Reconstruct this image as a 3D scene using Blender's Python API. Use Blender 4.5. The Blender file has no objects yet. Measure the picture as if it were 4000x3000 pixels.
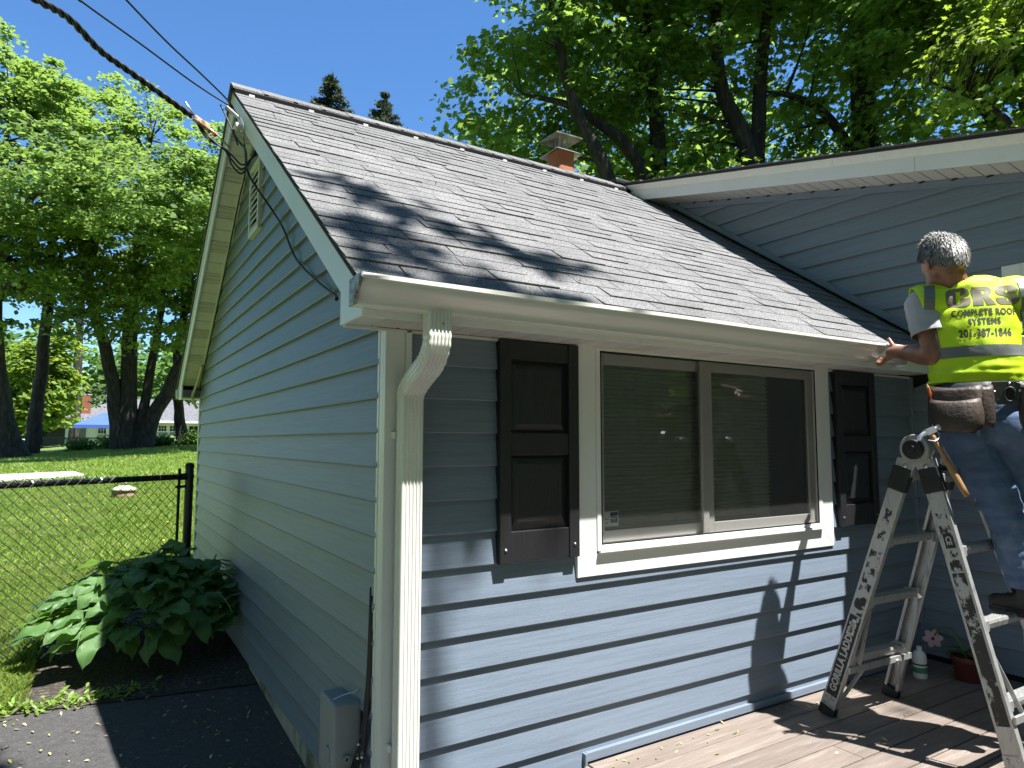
import bpy, bmesh, math, random
import numpy as np
from mathutils import Vector, Matrix, noise
from mathutils.bvhtree import BVHTree

random.seed(7)
rng = np.random.default_rng(7)
scene = bpy.context.scene
COL = scene.collection

# ------------------------------------------------------------------ camera
CAM = Vector((-0.9133, -2.339, 1.2777))
def look_basis(yaw, pitch, roll):
    f = Vector((math.sin(yaw)*math.cos(pitch), math.cos(yaw)*math.cos(pitch), math.sin(pitch)))
    r = Vector((math.cos(yaw), -math.sin(yaw), 0)); u = r.cross(f)
    c, s = math.cos(roll), math.sin(roll)
    return c*r + s*u, c*u - s*r, f
cr, cu, cf = look_basis(0.554, 0.0845, 0.0014)
cam_data = bpy.data.cameras.new('camera')
cam = bpy.data.objects.new('camera', cam_data); COL.objects.link(cam)
m = Matrix.Identity(4)
for i in range(3):
    m[i][0], m[i][1], m[i][2], m[i][3] = cr[i], cu[i], -cf[i], CAM[i]
cam.matrix_world = m
cam_data.sensor_fit = 'HORIZONTAL'; cam_data.sensor_width = 36.0
cam_data.lens = 2656.0/4000*36
cam_data.clip_start = 0.05; cam_data.clip_end = 3000
scene.camera = cam

# ------------------------------------------------------------------ sky, sun, exposure
SUN_TO = Vector((0.222, -0.38, 1.0)).normalized()
EL = math.asin(SUN_TO.z); ROT = math.atan2(SUN_TO.x, SUN_TO.y)
world = bpy.data.worlds.new('World'); scene.world = world; world.use_nodes = True
wn = world.node_tree; wn.nodes.clear()
wo = wn.nodes.new('ShaderNodeOutputWorld'); wb = wn.nodes.new('ShaderNodeBackground'); ws = wn.nodes.new('ShaderNodeTexSky')
ws.sky_type = 'NISHITA'; ws.sun_disc = False; ws.sun_elevation = EL; ws.sun_rotation = ROT
ws.altitude = 100; ws.air_density = 1.0; ws.dust_density = 0.1; ws.ozone_density = 7.0
wb.inputs['Strength'].default_value = 0.07
whs = wn.nodes.new('ShaderNodeHueSaturation'); whs.inputs['Saturation'].default_value = 1.12; whs.inputs['Value'].default_value = 1.15
wn.links.new(ws.outputs[0], whs.inputs['Color']); wn.links.new(whs.outputs[0], wb.inputs[0]); wn.links.new(wb.outputs[0], wo.inputs[0])
sd = bpy.data.lights.new('sun', 'SUN'); sd.energy = 5.0; sd.angle = math.radians(0.53); sd.color = (1.0, 0.98, 0.945)
sun = bpy.data.objects.new('sun', sd); COL.objects.link(sun)
sun.rotation_euler = SUN_TO.to_track_quat('Z', 'Y').to_euler()
scene.view_settings.view_transform = 'Standard'; scene.view_settings.look = 'None'
scene.view_settings.gamma = 1.0; scene.view_settings.use_curve_mapping = False
scene.view_settings.exposure = 1.52

# ------------------------------------------------------------------ materials
def lin(c):
    return tuple(((v/255)/12.92 if v/255 <= 0.04045 else ((v/255+0.055)/1.055)**2.4) for v in c)
MATS = {}
def mat(name, col, rough=0.6, var=0.0, vscale=8.0, bump=0.0, bscale=60.0, metal=0.0, spec=0.5, stretch=(1,1,1),
        col2=None, c2lo=0.45, c2hi=0.6, c2scale=5.0, trans=0.0, coat=0.0, detail=4.0, tcol=None):
    M = bpy.data.materials.new(name); M.use_nodes = True
    nt = M.node_tree; N = nt.nodes; L = nt.links
    bs = N['Principled BSDF']; out = N['Material Output']
    bs.inputs['Roughness'].default_value = rough; bs.inputs['Metallic'].default_value = metal
    bs.inputs['Specular IOR Level'].default_value = spec
    if coat: bs.inputs['Coat Weight'].default_value = coat; bs.inputs['Coat Roughness'].default_value = 0.12
    tc = N.new('ShaderNodeTexCoord'); mp = N.new('ShaderNodeMapping'); mp.inputs['Scale'].default_value = stretch
    L.new(tc.outputs['Object'], mp.inputs[0])
    cur = None
    rgb = N.new('ShaderNodeRGB'); rgb.outputs[0].default_value = (*col, 1); cur = rgb.outputs[0]
    if col2 is not None:
        n2 = N.new('ShaderNodeTexNoise'); n2.inputs['Scale'].default_value = c2scale; n2.inputs['Detail'].default_value = detail
        n2.inputs['Roughness'].default_value = 0.65
        L.new(mp.outputs[0], n2.inputs[0])
        rp = N.new('ShaderNodeMapRange'); rp.inputs[1].default_value = c2lo; rp.inputs[2].default_value = c2hi
        L.new(n2.outputs[0], rp.inputs[0])
        mx = N.new('ShaderNodeMix'); mx.data_type = 'RGBA'; mx.inputs[7].default_value = (*col2, 1)
        L.new(rp.outputs[0], mx.inputs[0]); L.new(cur, mx.inputs[6]); cur = mx.outputs[2]
    if var:
        n1 = N.new('ShaderNodeTexNoise'); n1.inputs['Scale'].default_value = vscale; n1.inputs['Detail'].default_value = 5
        L.new(mp.outputs[0], n1.inputs[0])
        r1 = N.new('ShaderNodeMapRange'); r1.inputs[1].default_value = 0.25; r1.inputs[2].default_value = 0.75
        r1.inputs[3].default_value = 1-var; r1.inputs[4].default_value = 1+var
        L.new(n1.outputs[0], r1.inputs[0])
        hs = N.new('ShaderNodeHueSaturation'); L.new(r1.outputs[0], hs.inputs['Value']); L.new(cur, hs.inputs['Color']); cur = hs.outputs[0]
    L.new(cur, bs.inputs['Base Color'])
    if bump:
        nb = N.new('ShaderNodeTexNoise'); nb.inputs['Scale'].default_value = bscale; nb.inputs['Detail'].default_value = 4
        L.new(mp.outputs[0], nb.inputs[0])
        bp = N.new('ShaderNodeBump'); bp.inputs['Strength'].default_value = bump; bp.inputs['Distance'].default_value = 0.01
        L.new(nb.outputs[0], bp.inputs['Height']); L.new(bp.outputs[0], bs.inputs['Normal'])
    if trans:
        tr = N.new('ShaderNodeBsdfTranslucent'); ms = N.new('ShaderNodeMixShader'); ms.inputs[0].default_value = trans
        if tcol is not None: tr.inputs[0].default_value = (*tcol, 1)
        else: L.new(cur, tr.inputs[0])
        L.new(bs.outputs[0], ms.inputs[1]); L.new(tr.outputs[0], ms.inputs[2]); L.new(ms.outputs[0], out.inputs[0])
    MATS[name] = M
    return M

def island_vary(M, amt):
    """random value per leaf (mesh island)"""
    nt = M.node_tree; N = nt.nodes; L = nt.links; bs = N['Principled BSDF']
    src = bs.inputs['Base Color'].links[0].from_socket
    ge = N.new('ShaderNodeNewGeometry'); hs = N.new('ShaderNodeHueSaturation'); mr = N.new('ShaderNodeMapRange')
    mr.inputs[3].default_value = 1-amt; mr.inputs[4].default_value = 1+amt
    L.new(ge.outputs['Random Per Island'], mr.inputs[0]); L.new(mr.outputs[0], hs.inputs['Value']); L.new(src, hs.inputs['Color'])
    mh = N.new('ShaderNodeMapRange'); mh.inputs[3].default_value = 0.485; mh.inputs[4].default_value = 0.51
    L.new(ge.outputs['Random Per Island'], mh.inputs[0]); L.new(mh.outputs[0], hs.inputs['Hue'])
    L.new(hs.outputs[0], bs.inputs['Base Color'])
    return M
def object_vary(M, amt):
    """random value per object (one shingle, one board)"""
    nt = M.node_tree; N = nt.nodes; L = nt.links; bs = N['Principled BSDF']
    src = bs.inputs['Base Color'].links[0].from_socket
    oi = N.new('ShaderNodeObjectInfo'); hs = N.new('ShaderNodeHueSaturation'); mr = N.new('ShaderNodeMapRange')
    mr.inputs[3].default_value = 1-amt; mr.inputs[4].default_value = 1+amt
    L.new(oi.outputs['Random'], mr.inputs[0]); L.new(mr.outputs[0], hs.inputs['Value']); L.new(src, hs.inputs['Color'])
    L.new(hs.outputs[0], bs.inputs['Base Color'])
    return M

M_SIDING = object_vary(mat('blue_siding', (0.175, 0.218, 0.278), 0.42, 0.05, 3, 0.16, 14, stretch=(1.5, 1.5, 55), col2=(0.152, 0.192, 0.245), c2scale=1.2), 0.03)
M_WHITE = mat('white_trim', (0.78, 0.78, 0.75), 0.35, 0.03, 6, 0.03, 30, col2=(0.7, 0.7, 0.66), c2scale=3, c2lo=0.5, c2hi=0.75)
M_GUTTER = mat('gutter_enamel', (0.76, 0.75, 0.69), 0.2, 0.04, 4, 0.02, 12, stretch=(1, 4, 4), coat=0.4, col2=(0.64, 0.62, 0.55), c2scale=4, c2lo=0.58, c2hi=0.8)
M_SOFFIT = mat('soffit_vinyl', (0.7, 0.68, 0.62), 0.45, 0.04, 10)
M_SHUTTER = mat('black_shutter', (0.017, 0.017, 0.019), 0.42, 0.15, 6, 0.25, 20, stretch=(6, 6, 0.8))
M_DARK = mat('dark_gap', (0.012, 0.012, 0.013), 0.9)
M_FOUND = mat('concrete', (0.42, 0.4, 0.34), 0.9, 0.25, 6, 0.6, 25, col2=(0.14, 0.14, 0.11), c2scale=4)
M_GREY = mat('grey_plastic', (0.23, 0.25, 0.25), 0.55, 0.06, 8, 0.05, 60)
M_BLACKP = mat('black_rubber', (0.012, 0.012, 0.013), 0.5, 0.1, 10)
M_VENT = mat('black_vent', (0.01, 0.01, 0.011), 0.95, spec=0.05)
M_METAL = mat('galvanised', (0.55, 0.56, 0.57), 0.35, 0.15, 12, 0.06, 30, metal=0.9, col2=(0.25, 0.24, 0.22), c2scale=9, c2lo=0.5, c2hi=0.7)
M_CAPMETAL = mat('weathered_cap', (0.4, 0.35, 0.31), 0.4, 0.2, 12, 0.06, 30, metal=0.7, col2=(0.22, 0.18, 0.15), c2scale=9)
M_TERRA = mat('terracotta', (0.42, 0.15, 0.065), 0.75, 0.1, 8, 0.1, 60)

# granular roof shingle
def shingle_mat():
    M = mat('asphalt_shingle', (0.16, 0.16, 0.165), 0.92, 0.0, 1, 0.55, 330, spec=0.2)
    nt = M.node_tree; N = nt.nodes; L = nt.links; bs = N['Principled BSDF']
    tc = N.new('ShaderNodeTexCoord')
    n = N.new('ShaderNodeTexNoise'); n.inputs['Scale'].default_value = 150; n.inputs['Detail'].default_value = 3; n.inputs['Roughness'].default_value = 0.75
    L.new(tc.outputs['Object'], n.inputs[0])
    cr_ = N.new('ShaderNodeValToRGB'); e = cr_.color_ramp.elements
    e[0].position = 0.33; e[0].color = (0.03, 0.03, 0.031, 1); e[1].position = 0.66; e[1].color = (0.31, 0.307, 0.307, 1)
    L.new(n.outputs[0], cr_.inputs[0])
    n2 = N.new('ShaderNodeTexNoise'); n2.inputs['Scale'].default_value = 3.5; n2.inputs['Detail'].default_value = 5
    L.new(tc.outputs['Object'], n2.inputs[0])
    mr = N.new('ShaderNodeMapRange'); mr.inputs[1].default_value = 0.3; mr.inputs[2].default_value = 0.7; mr.inputs[3].default_value = 0.85; mr.inputs[4].default_value = 1.12
    L.new(n2.outputs[0], mr.inputs[0])
    hs = N.new('ShaderNodeHueSaturation'); L.new(mr.outputs[0], hs.inputs['Value']); L.new(cr_.outputs[0], hs.inputs['Color'])
    L.new(hs.outputs[0], bs.inputs['Base Color'])
    return object_vary(M, 0.08)
M_SHINGLE = shingle_mat()

# ------------------------------------------------------------------ object helpers
def tag(o, label=None, cat=None, group=None, kind=None):
    if label: o['label'] = label
    if cat: o['category'] = cat
    if group: o['group'] = group
    if kind: o['kind'] = kind
    return o
def empty(name, loc, label=None, cat=None, group=None):
    o = bpy.data.objects.new(name, None); COL.objects.link(o); o.location = loc; o.empty_display_size = 0.1
    return tag(o, label, cat, group)
def attach(o, parent):
    o.parent = parent
    p = parent; L = Vector((0, 0, 0))
    while p: L += p.location; p = p.parent
    # parents are only ever translated Empties or meshes left at the origin
    if parent.type == 'EMPTY': o.matrix_parent_inverse = Matrix.Translation(-parent.location)
    return o
class MB:
    def __init__(s): s.v = []; s.f = []; s.mi = []; s.cm = 0
    def add(s, vs, fs):
        b = len(s.v); s.v += [tuple(v) for v in vs]; s.f += [tuple(b+i for i in f) for f in fs]; s.mi += [s.cm]*len(fs); return s
    def box(s, x0, x1, y0, y1, z0, z1):
        return s.add([(x0,y0,z0),(x1,y0,z0),(x1,y1,z0),(x0,y1,z0),(x0,y0,z1),(x1,y0,z1),(x1,y1,z1),(x0,y1,z1)],
                     [(0,3,2,1),(4,5,6,7),(0,1,5,4),(1,2,6,5),(2,3,7,6),(3,0,4,7)])
    def obox(s, c, ax, ay, az):
        c, ax, ay, az = map(Vector, (c, ax, ay, az))
        vs = [c+sx*ax+sy*ay+sz*az for sz in (-1,1) for sx, sy in ((-1,-1),(1,-1),(1,1),(-1,1))]
        return s.add(vs, [(0,3,2,1),(4,5,6,7),(0,1,5,4),(1,2,6,5),(2,3,7,6),(3,0,4,7)])
    def bar(s, a, b, side, w, t):
        """rectangular bar from a to b; w across 'side', t across the other way (full sizes)"""
        a, b, side = Vector(a), Vector(b), Vector(side); d = (b-a); L = d.length; d.normalize()
        side = (side - d*side.dot(d)).normalized(); o = d.cross(side)
        return s.obox((a+b)/2, side*w/2, o*t/2, d*L/2)
    def prism(s, poly, ext):
        n = len(poly); e = Vector(ext); P = [Vector(p) for p in poly]
        return s.add(P + [p+e for p in P], [tuple(range(n-1,-1,-1)), tuple(range(n,2*n))] + [(i,(i+1)%n,n+(i+1)%n,n+i) for i in range(n)])
    def tube(s, pts, rad, n=10, cap=True, ref=None):
        P = [Vector(p) for p in pts]; k = len(P)
        if not hasattr(rad, '__len__'): rad = [rad]*k
        b = len(s.v); prev = None
        for i in range(k):
            d = (P[min(i+1,k-1)]-P[max(i-1,0)]).normalized()
            if prev is None:
                x = Vector(ref) if ref else (Vector((0,0,1)) if abs(d.z) < 0.9 else Vector((1,0,0)))
            else: x = prev
            x = (x - d*x.dot(d)).normalized(); y = d.cross(x); prev = x
            r = rad[i]; rx, ry = (r if hasattr(r, '__len__') else (r, r))
            for j in range(n):
                a = 2*math.pi*j/n; s.v.append(tuple(P[i] + x*math.cos(a)*rx + y*math.sin(a)*ry))
        for i in range(k-1):
            for j in range(n):
                s.f.append((b+i*n+j, b+i*n+(j+1)%n, b+(i+1)*n+(j+1)%n, b+(i+1)*n+j)); s.mi.append(s.cm)
        if cap:
            s.f.append(tuple(b+j for j in range(n-1,-1,-1))); s.mi.append(s.cm)
            s.f.append(tuple(b+(k-1)*n+j for j in range(n))); s.mi.append(s.cm)
        return s
    def sweep(s, prof, pts, xs, ys):
        """closed profile (u,v) swept along pts with given frames"""
        b = len(s.v); n = len(prof)
        for p, x, y in zip(pts, xs, ys):
            for u, v in prof: s.v.append(tuple(Vector(p)+Vector(x)*u+Vector(y)*v))
        for i in range(len(pts)-1):
            for j in range(n):
                s.f.append((b+i*n+j, b+i*n+(j+1)%n, b+(i+1)*n+(j+1)%n, b+(i+1)*n+j)); s.mi.append(s.cm)
        s.f.append(tuple(b+j for j in range(n-1,-1,-1))); s.mi.append(s.cm)
        s.f.append(tuple(b+(len(pts)-1)*n+j for j in range(n))); s.mi.append(s.cm)
        return s
    def lathe(s, prof, c, axis=(0,0,1), n=20):
        c = Vector(c); q = Vector((0,0,1)).rotation_difference(Vector(axis)); b = len(s.v); k = len(prof)
        for r, z in prof:
            for j in range(n):
                a = 2*math.pi*j/n; s.v.append(tuple(c + q @ Vector((r*math.cos(a), r*math.sin(a), z))))
        for i in range(k-1):
            for j in range(n):
                s.f.append((b+i*n+j, b+i*n+(j+1)%n, b+(i+1)*n+(j+1)%n, b+(i+1)*n+j)); s.mi.append(s.cm)
        if prof[0][0] > 1e-6: s.f.append(tuple(b+j for j in range(n-1,-1,-1))); s.mi.append(s.cm)
        if prof[-1][0] > 1e-6: s.f.append(tuple(b+(k-1)*n+j for j in range(n))); s.mi.append(s.cm)
        return s
    def build(s, name, mt, parent=None, smooth=False, bev=0.0, seg=2, autos=None):
        me = bpy.data.meshes.new(name); me.from_pydata([tuple(v) for v in s.v], [], s.f)
        ms = mt if isinstance(mt, (list, tuple)) else [mt]
        for x in ms: me.materials.append(x)
        if len(ms) > 1: me.polygons.foreach_set('material_index', s.mi)
        if smooth: me.polygons.foreach_set('use_smooth', [True]*len(me.polygons))
        if autos is not None:
            me.polygons.foreach_set('use_smooth', [True]*len(me.polygons)); me.set_sharp_from_angle(angle=math.radians(autos))
        me.update()
        o = bpy.data.objects.new(name, me); COL.objects.link(o)
        if parent: attach(o, parent)
        if bev:
            bv = o.modifiers.new('bevel', 'BEVEL'); bv.width = bev; bv.segments = seg; bv.limit_method = 'ANGLE'; bv.angle_limit = math.radians(35)
        return o
def np_mesh(name, V, loops, sizes, mt, parent=None, smooth=False):
    me = bpy.data.meshes.new(name); nv = len(V); nf = len(sizes)
    me.vertices.add(nv); me.vertices.foreach_set('co', np.ascontiguousarray(V, dtype=np.float32).ravel())
    me.loops.add(len(loops)); me.loops.foreach_set('vertex_index', np.ascontiguousarray(loops, dtype=np.int32))
    me.polygons.add(nf); st = np.concatenate(([0], np.cumsum(sizes)[:-1])).astype(np.int32)
    me.polygons.foreach_set('loop_start', st); me.polygons.foreach_set('loop_total', np.asarray(sizes, dtype=np.int32))
    if smooth: me.polygons.foreach_set('use_smooth', np.ones(nf, dtype=bool))
    me.materials.append(mt); me.update(calc_edges=True)
    o = bpy.data.objects.new(name, me); COL.objects.link(o)
    if parent: attach(o, parent)
    return o
def bez(a, b, c, n=8, d=None):
    a, b, c = Vector(a), Vector(b), Vector(c); R = []
    for i in range(n):
        t = i/(n-1); R.append(a*(1-t)**2 + b*2*t*(1-t) + c*t*t)
    return R
def spline(P, n=6):
    P = [Vector(p) for p in P]; Q = [P[0]*2-P[1]] + P + [P[-1]*2-P[-2]]; R = []
    for i in range(1, len(Q)-2):
        a, b, c, d = Q[i-1:i+3]
        for k in range(n):
            t = k/n; R.append(0.5*((2*b)+(c-a)*t+(2*a-5*b+4*c-d)*t*t+(3*b-a-3*c+d)*t**3))
    R.append(P[-1]); return R
def text_flat(txt, size=1.0, off=0.0, sx=1.0, space=1.0, shear=0.0):
    cu_ = bpy.data.curves.new('lettering', 'FONT'); cu_.body = txt; cu_.size = size; cu_.offset = off; cu_.space_character = space
    cu_.align_x = 'CENTER'; cu_.align_y = 'CENTER'; cu_.fill_mode = 'FRONT'; cu_.resolution_u = 3; cu_.shear = shear
    to = bpy.data.objects.new('lettering', cu_); COL.objects.link(to)
    me = bpy.data.meshes.new_from_object(to.evaluated_get(bpy.context.evaluated_depsgraph_get()))
    bpy.data.objects.remove(to); 
    vs = [Vector((v.co.x*sx, v.co.y, 0)) for v in me.vertices]; fs = [tuple(p.vertices) for p in me.polygons]
    bpy.data.meshes.remove(me)
    return vs, fs
# ================================================================== GROUND
def gz(x, y):
    yy = max(y, 0.0)
    return -0.28 + 0.05*min(yy, 3.0) + 0.0175*max(min(yy, 60)-3.0, 0.0) + 0.07*max(min(x, 20)+3.5, -6)*min(yy, 60)/40
M_LAWN = mat('lawn_soil', (0.13, 0.2, 0.036), 0.95, 0.3, 3, 0.6, 40, col2=(0.16, 0.17, 0.05), c2scale=1.5, c2lo=0.5, c2hi=0.75)
def terrain():
    xs = np.concatenate([np.arange(-400, -20, 20), np.arange(-20, 30, 1.0), np.arange(30, 421, 20)])
    ys = np.concatenate([np.arange(-300, -20, 20), np.arange(-20, 75, 1.0), np.arange(75, 600, 25)])
    V = []; F = []
    for y in ys:
        for x in xs:
            V.append((x, y, gz(x, y)))
    n = len(xs)
    for j in range(len(ys)-1):
        for i in range(n-1): F.append((j*n+i, j*n+i+1, (j+1)*n+i+1, (j+1)*n+i))
    b = MB(); b.add(V, F); return tag(b.build('lawn', M_LAWN, smooth=True), 'sunlit green lawn rising gently towards the trees', 'lawn', kind='structure')
terrain()
M_ASPH = mat('asphalt', (0.052, 0.05, 0.05), 0.9, 0.25, 30, 0.8, 260, col2=(0.085, 0.08, 0.078), c2scale=120, c2lo=0.45, c2hi=0.65)
def sheet(name, poly, h, mt, label, cat, sub=0.25):
    bm = bmesh.new(); bm.faces.new([bm.verts.new((x, y, 0)) for x, y in poly])
    bmesh.ops.triangulate(bm, faces=bm.faces[:])
    for _ in range(4):
        es = [e for e in bm.edges if e.calc_length() > sub*2]
        if not es: break
        bmesh.ops.subdivide_edges(bm, edges=es, cuts=1); bmesh.ops.triangulate(bm, faces=bm.faces[:])
    for v in bm.verts: v.co.z = gz(v.co.x, v.co.y) + h
    me = bpy.data.meshes.new(name); bm.to_mesh(me); bm.free(); me.materials.append(mt)
    o = bpy.data.objects.new(name, me); COL.objects.link(o)
    return tag(o, label, cat, kind='structure')
sheet('driveway', [(-6, -7), (0.86, -7), (0.86, 0.05), (0.05, 0.05), (0.05, 2.05), (-0.4, 2.13), (-0.8, 2.17), (-1.05, 2.16), (-1.25, 2.19), (-1.7, 2.2), (-6, 2.3)], 0.006, M_ASPH,
      'black asphalt driveway beside the gable wall, half in shade', 'driveway')
M_MULCH = mat('mulch', (0.032, 0.027, 0.022), 1.0, 0.5, 40, 1.0, 50, col2=(0.11, 0.085, 0.06), c2scale=45, c2lo=0.5, c2hi=0.65)
def mulch():
    poly = [(-1.23, 2.19), (0.02, 2.0), (0.02, 3.9), (-0.5, 4.1), (-0.98, 3.9), (-1.16, 3.3), (-1.15, 2.7)]
    o = sheet('mulch_bed', poly, 0.010, M_MULCH, 'strip of dark mulch between the driveway and the hosta', 'mulch bed', 0.05)
    for v in o.data.vertices: v.co.z += 0.006*noise.noise(v.co*14)+0.003
mulch()
# concrete slab path out on the lawn
pb = MB()
pp = [(-6.5, 18.9), (-0.9, 20.4), (-1.28, 22.9), (-7.0, 24.0)]
for i in range(4):
    t0, t1 = i/4+0.002, (i+1)/4-0.002
    def q(t, s_):
        a = Vector((*pp[0], 0)).lerp(Vector((*pp[1], 0)), t); c = Vector((*pp[3], 0)).lerp(Vector((*pp[2], 0)), t); r = a.lerp(c, s_); return (r.x, r.y, gz(r.x, r.y)-0.05)
    pb.prism([q(t0,0), q(t1,0), q(t1,1), q(t0,1)], (0, 0, 0.09))
tag(pb.build('concrete_path', mat('pale_concrete', (0.42, 0.4, 0.36), 0.9, 0.1, 3)), 'pale concrete slab lying in the lawn beyond the fence', 'path', kind='structure')

# ================================================================== HOUSE
house = empty('house', (1.7, 2.5, -0.25), 'blue clapboard house with a grey shingle gable roof and white gutter', 'house')
E_ = 0.127; Z0 = 1.3106; D_ = 4.94; XW = 3.51; SOF = 1.69
SL = 0.695; EY = -0.26; EZ = 1.78; RY = 2.48; RZ = EZ + SL*(RY-EY)
def roof_z(y): return RZ - SL*abs(y-RY)
def gable_top(y): return roof_z(y) - 0.15
def board_piece(name, org, along, out, zb, a0b, a1b, a0t, a1t, h=E_, lip=0.0175, seed=0, mid=0.5):
    """one lap board: org point + along*t ; 'out' faces away from wall. bottom edge from a0b..a1b, top edge a0t..a1t"""
    b = MB(); org, along, out = Vector(org), Vector(along), Vector(out)
    n = max(2, int((a1b-a0b)/0.3)+1); V = []
    for i in range(n+1):
        t = i/n; ab = a0b+(a1b-a0b)*t; at = a0t+(a1t-a0t)*t
        w = 0.0022*noise.noise(Vector((ab*0.9, zb*7.3, seed))); wz = 0.0015*noise.noise(Vector((ab*0.7, zb*5.1, seed+9)))
        pb_ = org+along*ab; pt = org+along*at
        V += [pb_+out*0.001+Vector((0,0,zb+wz)), pb_+out*(lip-0.002+w)+Vector((0,0,zb+wz-0.001)), pb_+out*(lip+w)+Vector((0,0,zb+wz+0.003)), 
              pb_.lerp(pt, 0.5)+out*(lip*mid+0.0022+w*0.6)+Vector((0,0,zb+h*0.5)), pt+out*0.0012+Vector((0,0,zb+h+0.002))]
    F = []
    for i in range(n):
        for j in range(4): F.append((i*5+j, (i+1)*5+j, (i+1)*5+j+1, i*5+j+1))
    F = [f[::-1] for f in F] if along.cross(Vector((0,0,1))).dot(out) < 0 else F
    b.add(V, F)
    return b.build('siding_board', M_SIDING, house, autos=25)
# --- front wall (plane y=0, faces -y)
front = ((0,0,0), (1,0,0), (0,-1,0))
for k in range(-2, 12):
    zb = Z0 - E_*k
    x0 = 0.07; x1 = XW
    if zb > 0.70:
        board_piece('siding_board', *front, zb, x0, 0.9, x0, 0.9, h=min(E_, SOF-zb), seed=k)
        board_piece('siding_board', *front, zb, 2.56, x1, 2.56, x1, h=min(E_, SOF-zb), seed=k+40)
    else:
        board_piece('siding_board', *front, zb, x0, x1, x0, x1, seed=k)
board_piece('siding_board', *front, Z0+3*E_, x0, 0.9, x0, 0.9, h=SOF-Z0-3*E_, seed=77) if Z0+3*E_ < SOF-0.01 else None
# --- gable wall (plane x=0, faces -x)
gab = ((0,0,0), (0,1,0), (-1,0,0))
for k in range(-17, 12):
    zb = Z0 - E_*k; zt = zb+E_
    def lim(z):
        dy = (RZ-0.15-z)/SL
        return max(0.045, RY-dy), min(D_-0.02, RY+dy)
    a0, a1 = lim(zb)
    if a1-a0 < 0.05: continue
    h = min(E_, RZ-0.15-zb); b0, b1 = lim(zb+h-0.001)
    board_piece('siding_board', *gab, zb, a0, a1, b0, max(b0+0.01, b1), h=h, seed=k+100, lip=0.0215, mid=0.33)
# backing walls, foundation
b = MB(); b.box(0.004, 0.90, 0.004, 0.1, -0.3, SOF); b.box(2.55, XW, 0.004, 0.1, -0.3, SOF); b.box(0.9, 2.55, 0.004, 0.1, -0.3, 0.78); b.box(0.9, 2.55, 0.004, 0.1, 1.695, SOF+0.1)
b.build('wall', M_DARK, house)
b = MB(); b.prism([(0.006, 0.1, -0.3), (0.006, D_, -0.3), (0.006, D_, 1.8), (0.006, RY, RZ-0.1), (0.006, 0.1, 1.8)], (0.08, 0, 0)); b.build('wall', M_DARK, house)
b = MB(); b.box(0.0, 8.0, D_-0.1, D_, -0.3, 1.75); b.build('wall', M_SIDING, house)
b = MB(); b.box(0.003, 0.3, 0.003, D_, -0.6, -0.09); b.box(0.3, 0.88, 0.003, 0.2, -0.6, -0.09)
b.build('foundation', M_FOUND, house, bev=0.01)
# interior room seen through the window
b = MB(); b.box(0.5, 3.0, 2.0, 2.05, 0.0, 1.9); b.box(0.4, 0.45, 0.1, 2.0, 0, 1.9); b.box(3.0, 3.05, 0.1, 2.0, 0, 1.9); b.box(0.4, 3.05, 0.1, 2.05, 0.0, 0.05); b.box(0.4,3.05,0.1,2.05,1.85,1.9)
b.build('room', mat('room_wall', (0.18, 0.17, 0.15), 0.9), house)
# corner posts
b = MB(); b.box(-0.017, 0.055, -0.02, 0.0, -0.1, SOF-0.002); b.box(0.055, 0.062, -0.0165, 0.0, -0.1, SOF-0.002); b.box(0.062, 0.086, -0.021, 0.0, -0.1, SOF-0.002)
b.box(-0.017, -0.0005, 0.0, 0.032, -0.1, SOF-0.002); b.box(-0.013, -0.0005, 0.032, 0.038, -0.1, SOF-0.002); b.box(-0.018, -0.0005, 0.038, 0.056, -0.1, SOF-0.002)
b.build('corner_post', M_WHITE, house, bev=0.002)
b = MB(); b.box(-0.02, 0.01, D_-0.045, D_+0.004, -0.12, SOF); b.build('corner_post', M_WHITE, house, bev=0.003)
# inside corner channel
b = MB(); b.box(XW-0.028, XW-0.004, -0.03, -0.002, -0.04, SOF-0.003); b.build('corner_channel', M_SIDING, house, bev=0.003)
# --- eave: soffit panels, fascia
FY = -0.22; X0 = -0.18
def vinyl(name, poly, ext, parent=house, mt=None, bev=0.0015):
    b = MB(); b.prism(poly, ext); return b.build(name, mt or M_SOFFIT, parent, bev=bev)
M_PERF = mat('vented_soffit', (0.62, 0.6, 0.54), 0.5, 0.05, 10)
def perforate(M):
    nt = M.node_tree; N = nt.nodes; L = nt.links; bs = N['Principled BSDF']
    tc = N.new('ShaderNodeTexCoord'); vo = N.new('ShaderNodeTexVoronoi'); vo.inputs['Scale'].default_value = 95; vo.inputs['Randomness'].default_value = 0.0
    L.new(tc.outputs['Object'], vo.inputs['Vector'])
    lt = N.new('ShaderNodeMath'); lt.operation = 'LESS_THAN'; lt.inputs[1].default_value = 0.3; L.new(vo.outputs['Distance'], lt.inputs[0])
    mx = N.new('ShaderNodeMix'); mx.data_type = 'RGBA'; mx.inputs[7].default_value = (0.05, 0.05, 0.05, 1)
    L.new(lt.outputs[0], mx.inputs[0]); src = bs.inputs['Base Color'].links[0].from_socket
    L.new(src, mx.inputs[6]); L.new(mx.outputs[2], bs.inputs['Base Color'])
perforate(M_PERF)
x = X0+0.01; i = 0
while x < 3.28:
    w = 0.1
    vinyl('soffit_panel', [(x, FY+0.005, SOF), (x+w-0.007, FY+0.005, SOF), (x+w-0.007, -0.022, SOF), (x, -0.022, SOF)], (0, 0, 0.008), mt=M_PERF if i % 4 == 1 else M_SOFFIT)
    x += w; i += 1
b = MB(); b.box(X0+0.01, XW, FY, -0.0, SOF+0.009, SOF+0.02); b.build('soffit_backing', M_SOFFIT, house)
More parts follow.
